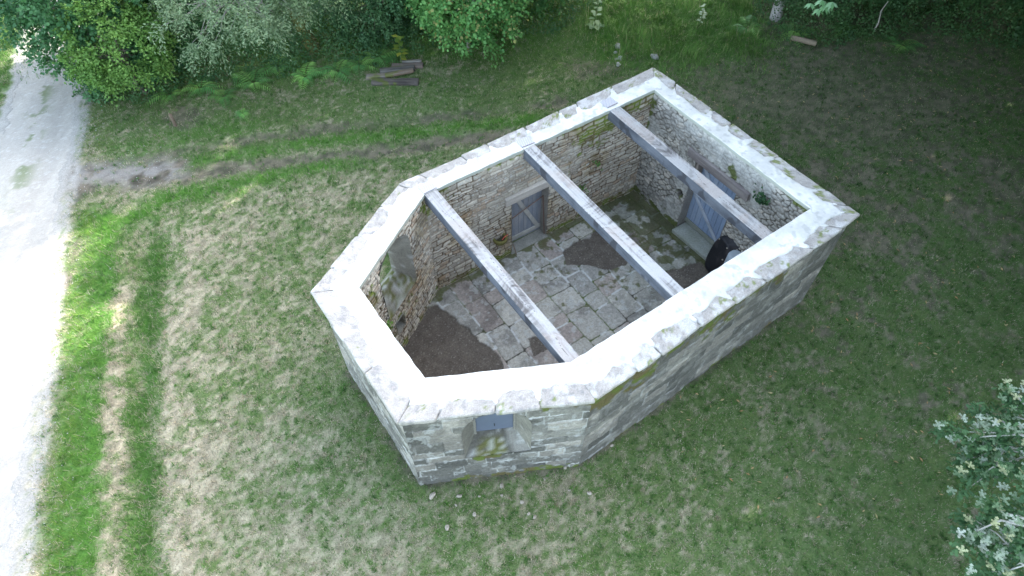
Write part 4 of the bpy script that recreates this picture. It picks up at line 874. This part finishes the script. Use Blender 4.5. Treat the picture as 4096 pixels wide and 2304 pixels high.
und = dict(cat='bush', size=.15, tmpl=T_ROUND, c1=(.02, .07, .025), c2=(.05, .12, .04), cr=.8, ntw=14, nl=9, tr=.12)  # understorey added to stop low sun passing beneath the crowns
for j, (x, y, rx, rz, lb) in enumerate([(12.2, 24.2, 2.4, 3.2, 'dark understorey bush added to block low sun behind the ivy bank, nearest the pale trunk'), (16.0, 24.4, 2.6, 3.6, 'dark understorey bush added to block low sun behind the ivy bank, midway'), (19.9, 22.6, 2.6, 3.8, 'dark understorey bush added to block low sun in the extreme far corner'), (17.0, 23.2, 2.6, 4.4, 'tall dark understorey bush added to block sun left of the extreme far corner'), (21.8, 14.4, 2.8, 4.2, 'added sun-blocking bush between the beeches right of the lawn, outside the picture'), (18.6, 20.8, 2.2, 4.8, 'bush added to close a sun gap in the wood beside the far corner'), (15.8, 23.0, 1.8, 4.8, 'slim bush added to block sun in front of the chestnut trunk'), (16.6, 11.8, 1.9, 4.4, 'added sun-blocking bush in front of the nearer beech, outside the picture'),
    (20.4, 17.6, 2.6, 3.8, 'added sun-blocking bush right of the lawn near the far corner, outside the picture'), (19.2, 9.6, 2.6, 3.4, 'added sun-blocking bush right of the lawn level with the chapel, outside the picture'), (17.4, 6.0, 2.3, 3.2, 'added sun-blocking bush right of the lawn above the oak, outside the picture')]):
    shrub('sun_block_bush', label=lb, c=(x, y, rz*.95), r=(rx, 2.2, rz), n=170, seed=120+j, **und)
for j, (x, y, z, r_, tx, ty, lb) in enumerate([(20.5, 26.5, 8.5, (5.2, 4.6, 6.5), 20.5, 28, 'large tree added to block sun beyond the far corner, outside the picture'), (25.5, 19.0, 8.5, (5.4, 5, 6.5), 26, 19, 'large tree added to block sun right of the far corner, outside the picture'), (24.8, 9.5, 8.5, (5.0, 5, 6.5), 25.3, 9.5, 'large tree added to block sun behind the beeches right of the lawn, outside the picture'), (11.5, 26.6, 9.3, (3.6, 3.2, 4.2), 11.5, 27.6, 'large tree added to block sun behind the pale trunk, outside the picture')]):
    shrub('sun_block_tree', label=lb, c=(x, y, z), r=r_, n=380, seed=140+j, trunk=((tx, ty, 0), (tx, ty, 4)), **big)  # unseen trees added where sun leaked onto the right side

# ================================================================ UNDERGROWTH, FERNS, SMALL PLANTS
ug = np.random.default_rng(60)
FOOT = np.array([(-14.5, 16.9), (-13, 16.6), (-11.2, 16.4), (-9.7, 17.3), (-7.4, 17.9), (-4.6, 18.6), (-2.5, 19.4), (0, 19.7), (1.5, 20.1), (3.0, 21.2)])
def foot_y(x): return np.interp(x, FOOT[:, 0], FOOT[:, 1])
def bank(name, label, x0, x1, fy, depth, n, c1, c2, hgt, sz, seed, tm=T_ROUND):
    X = ug.uniform(x0, x1, n); t = ug.random(n)**.8*depth; Y = fy(X)+t+(fbm(X, X*0, 1.3, 3, seed)-.5)*1.3
    top = hgt*sm(-.05, .9, t)*(.35+1.3*fbm(X, Y, 1.3, 3, seed+1)); z = top*ug.uniform(.3, 1, n)**.5+.02
    k = ug.random(n) < .35+1.2*vn(X*2.1, Y*2.1, seed+3); X, Y, z, t = X[k], Y[k], z[k], t[k]; n = len(X)
    P = np.c_[X, Y, height(X, Y)+z]; ax = unit(ug.normal(size=(n, 3))*[1, 1, .3]+[0, -.4, -.25]); nr = unit(ug.normal(size=(n, 3))*.4+[0, -.5, .9])
    V, F, K = leafset(P, ax, nr, sz*ug.uniform(.5, 1.2, n), tm, mix(c1, c2, np.clip(ug.random(n)*.5+vn(X*3, Y*3, seed+5)*.6, 0, 1)))
    o = make(name, V, F, M_leaf, None, K, False); tag(o, label, 'undergrowth', kind='stuff')
bank('bramble_bank', 'dark brambles and ivy at the foot of the hedge', -13.6, 3.2, foot_y, 3.4, 60000, (.035, .11, .04), (.10, .21, .07), .85, .065, 70)
bank('ivy_bank', 'dark ivy covered bank under the trees in the far right corner', 8.4, 19, lambda x: np.interp(x, [8.4, 9.2, 10.5, 14, 19], [21.2, 20.2, 19.7, 19.9, 19.2]), 4.0, 50000, (.03, .09, .03), (.08, .17, .05), 1.2, .075, 80)
def fern_mesh(seed, nf, L):
    r = np.random.default_rng(seed); Vs = MB()
    for f in range(nf):
        az = 2*math.pi*f/nf+r.uniform(-.3, .3); el = r.uniform(.6, 1.25); ln = L*r.uniform(.7, 1.1); k = 13
        t = np.linspace(0, 1, k); hx = ln*(t*math.cos(el)*.6+t**1.5*.5); zz = ln*(math.sin(el)*t-.75*t**2.1); d = np.array([math.cos(az), math.sin(az)])
        P = np.c_[hx[:, None]*d, zz]; V, F = tube(P, .005, 4); base_c = mix([.09, .26, .07], [.22, .42, .10], r.random())
        Vs.add(V, F, col([.12, .16, .05], len(V)))
        tt = np.repeat(t[2:], 2); Q = np.repeat(P[2:], 2, 0); s = np.tile([1, -1], k-2); side = np.stack([-d[1]*s, d[0]*s, 0*s], 1); fw = unit(np.gradient(P, axis=0))[2:].repeat(2, 0)
        ax = unit(side+fw*.45-[0, 0, .25]); sz = ln*.30*np.sin(np.clip(1.12-tt*.95, 0, 1)*math.pi*.62)
        T = (np.array([(0, 0, 0), (-.10, .2, .01), (-.07, .6, 0), (0, 1, -.10), (.07, .6, 0), (.10, .2, .01)]), [(0, 5, 4, 3), (0, 3, 2, 1)])
        V, F, K = leafset(Q, ax, np.tile([0, 0, 1.], (len(Q), 1)), sz, T, np.tile(base_c, (len(Q), 1))*r.uniform(.8, 1.2, (len(Q), 1))); Vs.add(V, F, K)
    return Vs
fp = [fern_mesh(s, 8, .85) for s in (1, 2, 3)]
FERNS = [((430, 240), 1.0, 'fern clump leftmost in the row, under the dark bush by the road', .9), ((505, 225), 1.1, 'fern clump under the hanging willow twigs, second from the left', 1), ((565, 245), .8, 'small fern clump growing out in the grass below the willow', .8),
         ((640, 212), 1.2, 'big fern clump standing forward of the hedge, left of the bright one', 1), ((612, 190), 1.0, 'fern clump behind the big forward one below the willow', .8), ((700, 170), 1.1, 'fern clump at the foot of the mossy trunk', 1), ((768, 195), 1.1, 'bright yellow-green fern arching onto the grass below the mossy trunk', 1.35),
         ((850, 180), 1.1, 'fern clump midway between the bright fern and the timber pile', 1), ((905, 165), 1.1, 'fern clump just left of the timber pile', .9), ((950, 150), 1.2, 'tall fern clump directly behind the timber pile', .85), ((990, 140), 1.0, 'fern clump behind the right half of the timber pile', .8), ((740, 150), 1.0, 'dark fern clump deep in the hedge behind the bright fern', .7),
         ((610, 285), .5, 'small flattened fern alone on the grass slope', 1.2), ((1880, 75), 1.1, 'fern left of the pale peeling trunk', .9), ((2000, 85), 1.1, 'fern right of the pale peeling trunk', .9), ((2120, 80), 1.0, 'fern in the ivy under the hanging chestnut leaves', .7), ((2270, 120), 1.0, 'fern in front of the ivy bank in the dark corner', .8)]
for j, ((px, py), sc_, lb, br_) in enumerate(FERNS):
    g = ad(px, py); mb = fp[j % 3]; V = np.concatenate(mb.V); K = np.concatenate(mb.K)*br_
    o = make('fern', V, mb.F, M_leaf, None, np.clip(K, 0, .9), False); o.location = (g[0], g[1], float(height(g[:1], g[1:2])[0])-.02); o.rotation_euler = (0, 0, j*1.7); o.scale = (sc_,)*3
    tag(o, lb, 'fern', 'ferns along the edge of the trees')
def leafy(name, label, cat, g, stem, leaves_, c1, c2, tm, seed, sz):
    """stem polyline + list of (t, az, length)"""
    r = np.random.default_rng(seed); z0 = float(height(g[:1], g[1:2])[0]); root = tag(empty(name, (g[0], g[1], z0)), label, cat)
    stem = np.array(stem, float); V, F = tube(stem, np.linspace(.02, .008, len(stem)), 6); m = MB(); m.add(V, F, col([.13, .2, .07], len(V))); m.build('stem', M_leaf, root)
    t = np.array([l[0] for l in leaves_]); az = np.array([l[1] for l in leaves_]); P = np.stack([np.interp(t*(len(stem)-1), range(len(stem)), stem[:, i]) for i in range(3)], 1)
    ax = np.stack([np.cos(az), np.sin(az), np.full(len(az), .05)], 1); V, F, K = leafset(P, ax, np.tile([0, 0, 1.], (len(P), 1))+ax*.2, np.array([l[2] for l in leaves_])*sz, tm, mix(c1, c2, r.random(len(P))))
    m = MB(); m.add(V, F, K); m.build('leaves', M_leaf, root, False); return root
r = np.random.default_rng(5)
leafy('mullein', 'tall thin flower spike with broad leaves at its foot, right end of the hedge', 'wild flower', ad(1495, 78), [(0, 0, 0), (0, .02, .5), (.02, .03, 1.0), (.03, .05, 1.6)],
      [(.05, a, 1) for a in np.linspace(0, 6, 7)]+[(t, r.uniform(0, 6.3), .9-t*.75) for t in np.linspace(.15, 1, 26)], (.09, .2, .07), (.16, .28, .1), T_DIAM, 7, .34)
leafy('sapling', 'young plant with large leaves turning yellow beside the timber pile', 'plant', ad(1010, 165), [(0, 0, 0), (.02, 0, .4), (.05, -.02, .8), (.06, -.05, 1.1)],
      [(t, r.uniform(0, 6.3), 1) for t in np.linspace(.2, 1, 16)], (.08, .2, .04), (.40, .40, .06), T_DIAM, 8, .26)
leafy('nettle_clump', 'pale leafy weed standing in the tall grass right of the flower spike', 'plant', ad(1760, 62), [(0, 0, 0), (.02, .02, .3), (.0, .0, .7)], [(t, r.uniform(0, 6.3), 1) for t in np.linspace(.1, 1, 22)], (.12, .24, .10), (.22, .34, .18), T_DIAM, 9, .16)
# ivy and weeds rooted in the chapel walls
def wallplant(name, label, i, u, z, n, spread, sz, seed, c1, c2):
    a, b, L, t, nn = frame(PI_, i); r = np.random.default_rng(seed); o0 = np.r_[a+t*u-nn*.03, z]
    root = tag(empty(name, o0), label, 'wall plant'); m = MB(); P = []
    for k in range(5):
        e = np.array([*(t*r.normal()*spread[0]-nn*.06), r.normal()*spread[1]]); V, F = tube([(0, 0, 0), e*.5+r.normal(size=3)*.02, e], .005, 4); m.add(V, F, col([.12, .10, .05], len(V)))
        for q in range(n//5): f = r.random(); P.append(e*f+np.r_[-nn*.04, 0]+r.normal(size=3)*.035)
    m.build('stems', M_bark, root); P = np.array(P); V, F, K = leafset(P, unit(r.normal(size=P.shape)+[0, 0, -.6]), unit(r.normal(size=P.shape)*.4+np.r_[-nn, .5]), sz*r.uniform(.6, 1.2, len(P)), T_ROUND, mix(c1, c2, r.random(len(P))))
    m = MB(); m.add(V, F, K); m.build('leaves', M_leaf, root, False)
wallplant('ivy', 'trailing ivy on the back wall right of the blue door', 0, 3.75, 2.42, 80, (.16, .22), .075, 1, (.02, .07, .03), (.05, .12, .04))
wallplant('wall_weed', 'small weed high on the long rubble wall near the back corner', 5, 4.65, 1.55, 30, (.07, .08), .06, 2, (.08, .18, .04), (.14, .26, .07))
wallplant('wall_weed', 'small weed lower on the long rubble wall, between the door and the back corner', 5, 4.25, .95, 30, (.06, .08), .055, 3, (.08, .18, .04), (.14, .26, .07))
wallplant('wall_weed', 'bright weed on the apse wall below the open window', 4, .42, 1.25, 30, (.05, .06), .07, 4, (.12, .26, .04), (.2, .36, .07))
# ================================================================ OAK at the lower right
rnd = np.random.default_rng(90); org_ = np.array([12.6, 3.6, 0.])
oak = tag(empty('oak_tree', org_), 'oak reaching in at the lower right with pale new leaves', 'tree')
P, O = crown_clumps(rnd, (13.0, 3.4, 6.4), (4.0, 4.0, 3.6), 230, zc=-.8); P = P[P[:, 0] > 9.6+.0*P[:, 1]] ; O = unit(P-[13, 3.4, 6.4])
V, F, K = twigs(rnd, (P, O), np.full(len(P), .7), T_ROUND, .15, (.03, .09, .03), (.07, .15, .05), 14, 9); cw = MB(); cw.add(V, F, K); cw.build('crown', M_leaf, oak, False).location = tuple(-org_)
tk = MB(); V, F = tube([(12.6, 3.6, -.1), (12.5, 3.6, 1.5), (12.7, 3.5, 3), (13, 3.4, 6), (13, 3.4, 8)], [.36, .29, .26, .2, .08], 10); tk.add(V, F, mix([.2, .18, .15], [.1, .09, .08], fbm(V[:, 0]*3, V[:, 2], 4, 3, 3))); tk.build('trunk', M_bark, oak).location = tuple(-org_)
def zt(x, y, z): return ad(x, y, z)
tips = [(2375, 1090, 2.6), (2440, 1110, 2.9), (2420, 1160, 2.5), (2440, 1225, 2.5), (2480, 1040, 3.0), (2525, 985, 3.2), (2500, 1120, 3.1), (2475, 1190, 2.8), (2530, 1080, 3.3), (2560, 1020, 3.3), (2560, 1170, 3.2), (2575, 1110, 3.4), (2510, 1180, 2.7), (2545, 1060, 2.7),
        (2420, 1345, 2.7), (2455, 1310, 2.9), (2470, 1360, 2.9), (2500, 1270, 3.0), (2500, 1400, 2.9), (2530, 1320, 3.2), (2560, 1370, 3.2), (2560, 1290, 3.2), (2480, 1440, 2.8), (2545, 1430, 3.1), (2590, 1340, 3.4), (2590, 1240, 3.4), (2600, 1140, 3.5)]
br = MB(); CP = []; CO = []
for j, (x, y, z) in enumerate(tips):
    e = zt(x, y, z); hub = zt(2680, 1130 if y < 1245 else 1360, 3.6); m1 = e*.5+hub*.5+rnd.normal(size=3)*.12
    V, F = tube([hub, hub*.7+m1*.3+rnd.normal(size=3)*.05, m1, m1*.4+e*.6+rnd.normal(size=3)*.05, e], [.03, .022, .016, .011, .006], 5); br.add(V, F, mix([.50, .50, .46], [.30, .29, .26], rnd.random(len(V))))
    for q in range(3): CP.append(e*(1-q*.2)+m1*q*.2+rnd.normal(size=3)*.07); CO.append(unit(e-hub))
for hy in (1130, 1360): V, F = tube([(12.8, 3.5, 3.8), zt(2680, hy, 3.6)*.5+np.array([12.8, 3.5, 3.8])*.5+[0, 0, .2], zt(2680, hy, 3.6)], [.12, .07, .03], 7); br.add(V, F, col([.3, .28, .25], len(V)))
br.build('branches', M_bark, oak).location = tuple(-org_)
V, F, K = twigs(rnd, (np.array(CP), np.array(CO)), np.full(len(CP), .20), T_OAK, .105, (.035, .10, .04), (.09, .19, .07), 7, 5, droop=.1, up=.8); sp = MB(); sp.add(V, F, K)
# pale rosettes at the tips
Pt = []; ax = []; 
for p in CP:
    for q in range(3):
        o_ = p+rnd.normal(size=3)*[.16, .16, .05]+[0, 0, .08]; a0 = rnd.uniform(0, 6.3)
        for k in range(5): a_ = a0+k*1.257+rnd.uniform(-.2, .2); Pt.append(o_); ax.append([math.cos(a_), math.sin(a_), rnd.uniform(.0, .35)])
Pt = np.array(Pt); ax = np.array(ax); tone = np.repeat(rnd.random(len(Pt)//5), 5)
cc = mix([.16, .27, .13], [.50, .56, .47], tone**1.3); cc = mix(cc, [.52, .55, .30], (np.repeat(rnd.random(len(Pt)//5), 5) > .85)*.8)
V, F, K = leafset(Pt, ax, np.tile([0, 0, 1.], (len(Pt), 1))+rnd.normal(size=Pt.shape)*.15, rnd.uniform(.05, .105, len(Pt)), T_OAK, cc*rnd.uniform(.8, 1.1, (len(Pt), 1))); sp.add(V, F, K)
sp.build('leaf_sprays', M_leaf, oak, False).location = tuple(-org_)
# chestnut tip hanging into view at the top
rnd = np.random.default_rng(91); m = MB(); Pt = []; ax = []
for (x, y, z) in [(2060, 22, 4.2), (2078, 14, 4.3), (2040, 8, 4.3), (2095, 5, 4.4), (2068, 0, 4.4), (2062, -30, 4.6)]:
    p = zt(x, y, z)
    for k in range(8): a_ = k*.785+rnd.uniform(-.3, .3); Pt.append(p); ax.append([math.cos(a_)*.8, math.sin(a_)*.8-.25, -.55])
Pt = np.array(Pt); V, F, K = leafset(Pt, np.array(ax), np.tile([0, -.3, 1.], (len(Pt), 1)), rnd.uniform(.17, .24, len(Pt)), T_NARROW, mix([.10, .24, .08], [.26, .42, .24], rnd.random(len(Pt))))
m.add(V, F, K); m.build('hanging_leaves', M_leaf, chest, False).location = tuple(-chest.location)
m = MB(); V, F = tube([zt(2062, 10, 4.3), zt(2070, -60, 4.7), (9.4, 17, 7), (12, 19, 8.5)], [.012, .02, .05, .1], 6); m.add(V, F, col([.2, .18, .15], len(V))); m.build('bough', M_bark, chest).location = tuple(-chest.location)

# ================================================================ LOOSE THINGS
def place(o, g): return o
def stone(px, py, r, seed, label, c1=(.52, .47, .40), group=None, z=0, name='loose_stone'):
    g = ad(px, py); z0 = float(height(g[:1], g[1:2])[0]) if z == 0 else z; V, F = rock(r, seed)
    o = make(name, V, F, M_cope, None, mix(c1, np.array(c1)*.72, fbm(V[:, 0]*40, V[:, 1]*40, 1, 3, seed)), False); o.location = (g[0], g[1], z0+r[2]*.45); o.rotation_euler = (0, 0, seed*1.3); tag(o, label, 'stone', group)
FS = 'stones in the grass below the glazed window'
for j, (px, py, s, lb) in enumerate([(1087, 1246, .095, 'largest pale stone, at the foot of the sharp front corner'), (1147, 1270, .04, 'small flat stone right of the largest pale stone'), (1155, 1246, .06, 'pale wedge stone near the wall, right of the largest one'), (1262, 1222, .07, 'flat beige stone close under the window'),
    (1313, 1262, .05, 'pale stone below the window, nearest the wall of a close pair'), (1330, 1290, .045, 'pale stone below the window, outer one of a close pair'), (1193, 1292, .06, 'pale stone out in the grass, lower left of the window'), (1205, 1247, .04, 'small white stone between the corner and the window'), (1124, 1325, .07, 'half-buried beige stone farthest out on the dry grass'),
    (1262, 1245, .04, 'small grey stone directly below the flat beige one'), (1345, 1300, .05, 'tan stone on the outer side of the pair below the window'), (1422, 1175, .05, 'stone against the wall foot right of the window'), (1432, 1232, .035, 'little stone off the bend of the front wall'), (1483, 1240, .06, 'pinkish stone in the grass off the bend of the front wall'), (1540, 1120, .045, 'grey stone beside the long mossy wall, next to the bend'), (1370, 1205, .035, 'tiny pale stone right of the window near the wall')]):
    s *= .8; stone(px, py, (s*1.25, s, s*.7), 20+j, lb, c1=(.42, .37, .30), group=FS)
for j, (px, py, s, lb) in enumerate([(1553, 119, .17, 'biggest pale rock behind the back left corner, farthest from it'), (1549, 133, .09, 'small bluish rock just below the biggest one'), (1560, 146, .13, 'pale rock in the middle of the heap behind the back corner'), (1551, 148, .08, 'small rock touching the middle one of the heap'), (1556, 163, .13, 'flat pale rock of the heap nearest the chapel'), (1647, 143, .17, 'rounded grey rock by itself right of the heap, behind the chapel tip')]):
    stone(px, py, (s, s*.8, s*.65), 50+j, lb, (.36, .36, .33), 'rocks in the grass behind the chapel')
# rotten timbers
def timber(p, q_, w_, h_, z, c1, c2, seed, label):
    a = np.r_[ad(*p)[:2], z]; b = np.r_[ad(*q_)[:2], z]; z0 = float(height(a[:1], a[1:2])[0]); a[2] += z0; b[2] += z0
    W, F, q = bar(a, b, w_, h_, r=.03, step=.04, rough=.018, ns=5, seed=seed); L = np.linalg.norm(b-a)
    c = .72*mix(c1, c2, np.clip(fbm(q[:, 0]*L*2, q[:, 1]*12+q[:, 2]*5, 1, 4, seed)*2-.5, 0, 1)); c = mix(c, MOSS, sm(.55, .65, fbm(q[:, 0]*L*3, q[:, 1]*2, 1, 3, seed+4))*.7)
    og = (a+b)/2; og[2] = z0; m = MB(); m.add(W, F, c); tag(m.build('timber', M_wood, None, True, og), label, 'timber', 'rotting timbers at the hedge foot')
TG, TD, TT = (.26, .235, .20), (.065, .055, .05), (.24, .15, .09)
timber((935, 207), (1054, 208), .30, .12, .05, TD, (.17, .15, .13), 1, 'widest black rotten timber at the front of the pile')
timber((922, 196), (972, 194), .20, .12, .06, TG, (.26, .22, .16), 2, 'short pale end of a timber sticking out left of the pile')
timber((970, 197), (1041, 184), .15, .11, .12, TT, TG, 3, 'orange-brown split timber lying across the pile')
timber((958, 184), (1044, 176), .22, .12, .08, TD, (.2, .19, .17), 4, 'dark mossy timber in the middle of the pile')
timber((985, 170), (1066, 168), .24, .11, .05, (.24, .17, .14), TG, 5, 'brown timber with the longest right end, near the back of the pile')
timber((1008, 160), (1062, 158), .12, .10, .06, TG, (.32, .30, .27), 6, 'thin light grey plank at the back of the pile')
# stake and log
m = MB(); g = ad(441, 315); z0 = float(height(g[:1], g[1:2])[0]); V, F = tube([(0, 0, -.1), (.01, 0, .2), (0, .01, .42), (0, .01, .425)], [.05, .048, .045, .0], 9); m.add(V, F, mix([.2, .14, .1], [.1, .08, .06], fbm(V[:, 0]*50, V[:, 2]*20, 1, 3, 1))); o = m.build('wooden_stake', M_bark); o.location = (g[0], g[1], z0); tag(o, 'short brown wooden stake standing alone in the grass near the road', 'stake')
m = MB(); g = ad(2025, 112); z0 = float(height(g[:1], g[1:2])[0]); V, F = tube([(-.45, .25, .12), (0, .05, .12), (.3, -.12, .13), (.31, -.125, .13)], [.09, .09, .085, .0], 10); m.add(V, F, mix([.34, .28, .2], [.14, .11, .08], fbm(V[:, 0]*8, V[:, 1]*8, 1, 3, 1))); o = m.build('log', M_bark); o.location = (g[0], g[1], z0); tag(o, 'short brown log at the foot of the ivy bank in the dark corner', 'log')
m = MB(); g = ad(2195, 85); V, F = tube([(0, 0, .1), (.03, .02, .4), (-.05, .05, .8), (.06, .1, 1.1)], [.03, .028, .02, .012], 8); m.add(V, F, col([.28, .26, .22], len(V))); o = m.build('dead_stem', M_bark); o.location = (g[0], g[1], 0); tag(o, 'bare pale stem rising from the ivy in the dark corner', 'dead branch')
# fallen leaves: nobody could count them
rl = np.random.default_rng(12); X = rl.uniform(3, 16, 700); Y = rl.uniform(4, 20, 700); k = visible(X, Y) & (sdpoly(X, Y, PG_) > .1); X, Y = X[k], Y[k]; P = np.c_[X, Y, height(X, Y)+.045]; n = len(P)
V, F, K = leafset(P, unit(rl.normal(size=(n, 3))*[1, 1, .1]), unit(rl.normal(size=(n, 3))*.2+[0, 0, 1]), rl.uniform(.05, .12, n), T_NARROW, mix([.34, .20, .09], [.42, .36, .18], rl.random(n))); tag(make('fallen_leaves', V, F, M_leaf, None, K, False), 'scattered brown fallen leaves on the shaded lawn', 'fallen leaves', kind='stuff')
# small pebbles on the road and its edge
X = rl.uniform(-16, -7.5, 5000); Y = rl.uniform(2.8, 18, 5000); dr_ = X-road_r(Y); k = (rl.random(5000) < np.exp(-(dr_/.5)**2)+.12*(dr_ < 0)+.5*(np.hypot((X+10.5)/2, Y-13.6) < 1)) & (X > road_l(Y)); X, Y = X[k], Y[k]; m = MB(); V0, F0 = rock((1, 1, .6), 5, -2)
n = len(X); s = rl.uniform(.008, .02, n); V = (V0[None]*s[:, None, None]+np.c_[X, Y, height(X, Y)+.02][:, None]).reshape(-1, 3); F = (np.arange(n)[:, None, None]*len(V0)+F0[None]).reshape(-1, 4); tag(make('pebbles', V, F, M_road, None, np.repeat(mix([.32, .31, .29], [.48, .47, .45], rl.random(n)), len(V0), 0), False), 'loose pebbles along the gravel road edge', 'pebbles', kind='stuff')
# upended wheelbarrow trays
def tray(name, label, p0, up_, out_, L, Wd, seed):
    """p0: middle of the lower edge of the flat bottom; up_: along the tray; out_: normal of the bottom towards the viewer"""
    up_ = unit(np.array(up_, float)); out_ = np.array(out_, float); out_ = unit(out_-up_*(out_@up_)); sd_ = np.cross(up_, out_)
    def ring(l0, l1, w0, w1, dep, n=40, e=4.2):
        th = np.linspace(0, 2*math.pi, n, endpoint=False); cx_ = np.sign(np.cos(th))*np.abs(np.cos(th))**(2/e); sy = np.sign(np.sin(th))*np.abs(np.sin(th))**(2/e)
        l = (l0+l1)/2+cx_*(l1-l0)/2; f = (l-l0)/(l1-l0); wd_ = (w0*(1-f)+w1*f)*(1-.16*(2*f-1)**2)
        return np.array(p0)+l[:, None]*up_+(sy*wd_/2)[:, None]*sd_-dep*out_
    rings = []
    for k in (0.02, .3, .6, .9): rings.append(ring(L*.5-L*.5*k, L*.5+L*.5*k, Wd*k*.95, Wd*k*.88, -.006*(1-k)))
    rings += [ring(0, L, Wd*.95, Wd*.88, .0), ring(-.02, L+.02, Wd, Wd*.93, .03), ring(-.05, L+.10, Wd*1.2, Wd*1.10, .20), ring(-.07, L+.12, Wd*1.28, Wd*1.18, .205), ring(-.07, L+.12, Wd*1.28, Wd*1.18, .225), ring(-.04, L+.08, Wd*1.16, Wd*1.06, .21), ring(.0, L, Wd*.93, Wd*.86, .02), ring(L*.4, L*.6, Wd*.1, Wd*.1, .018)]
    n = 40; V = np.concatenate(rings); F = np.array([(i*n+k, i*n+(k+1) % n, (i+1)*n+(k+1) % n, (i+1)*n+k) for i in range(len(rings)-1) for k in range(n)])
    root = tag(empty(name, p0), label, 'wheelbarrow', 'black wheelbarrow trays in the corner'); m = MB(); dust = sm(.5, .7, fbm(V@up_*3, V@sd_*9, 1, 3, seed)); m.add(V, F, mix([.012, .013, .017], [.034, .030, .032], dust)); m.build('tray', M_black, root).location = tuple(-np.array(p0))
    for (l, s) in ((.93, -.28), (.93, .28), (.60, .36), (.10, .33)):
        c_ = np.array(p0)+up_*L*l+sd_*Wd*s+out_*.012; V, F = tube([c_-out_*.01, c_+out_*.008, c_+out_*.009], [.018, .018, 0], 10); b = MB(); b.add(V, F, col([.35, .32, .26], len(V))); b.build('bolt', M_metal, root).location = tuple(-np.array(p0))
pb = (c8(500, 1265)+c8(620, 1340))/2
ptop = at(2600+718*.4142, 550+1010*.4142, FZ+.98)[:2]*1.0
vup = np.r_[ptop-pb, .98]; nout_ = np.array([-.80, -.25, .55])
tray('wheelbarrow_tray', 'front black wheelbarrow tray upended against the wall, dusty underside showing', np.r_[pb, FZ+.03], vup, nout_, float(np.linalg.norm(vup)), .60, 3)
tray('wheelbarrow_tray', 'second black wheelbarrow tray leaning behind the front one', np.r_[pb, FZ+.04]+np.array([.22, -.02, 0]), vup+np.array([.02, -.03, .05]), nout_, float(np.linalg.norm(vup)), .60, 9)
# pale tub behind the trays
cxy = c8(960, 1200); cz = FZ; m = MB(); pr = [(.0, .02), (.14, .0), (.17, .02), (.20, .28), (.205, .30), (.19, .30), (.185, .28), (.16, .04), (.0, .04)]; nn = 36
cxy = at(2956, 1012, .66)[:2]-np.array([.08, .06])
V = np.array([[r_*1.05*math.cos(2*math.pi*k/nn), r_*1.05*math.sin(2*math.pi*k/nn), z*3.2] for r_, z in pr for k in range(nn)]); F = np.array([(i*nn+k, i*nn+(k+1) % nn, (i+1)*nn+(k+1) % nn, (i+1)*nn+k) for i in range(len(pr)-1) for k in range(nn)])
m.add(V*[1, 1, -1]+[0, 0, .97], F[:, ::-1], col([.40, .46, .50], len(V))); o = m.build('plastic_barrel', M_plastic); o.location = (cxy[0], cxy[1], FZ); tag(o, 'pale blue-grey barrel in the corner behind the black trays', 'barrel')
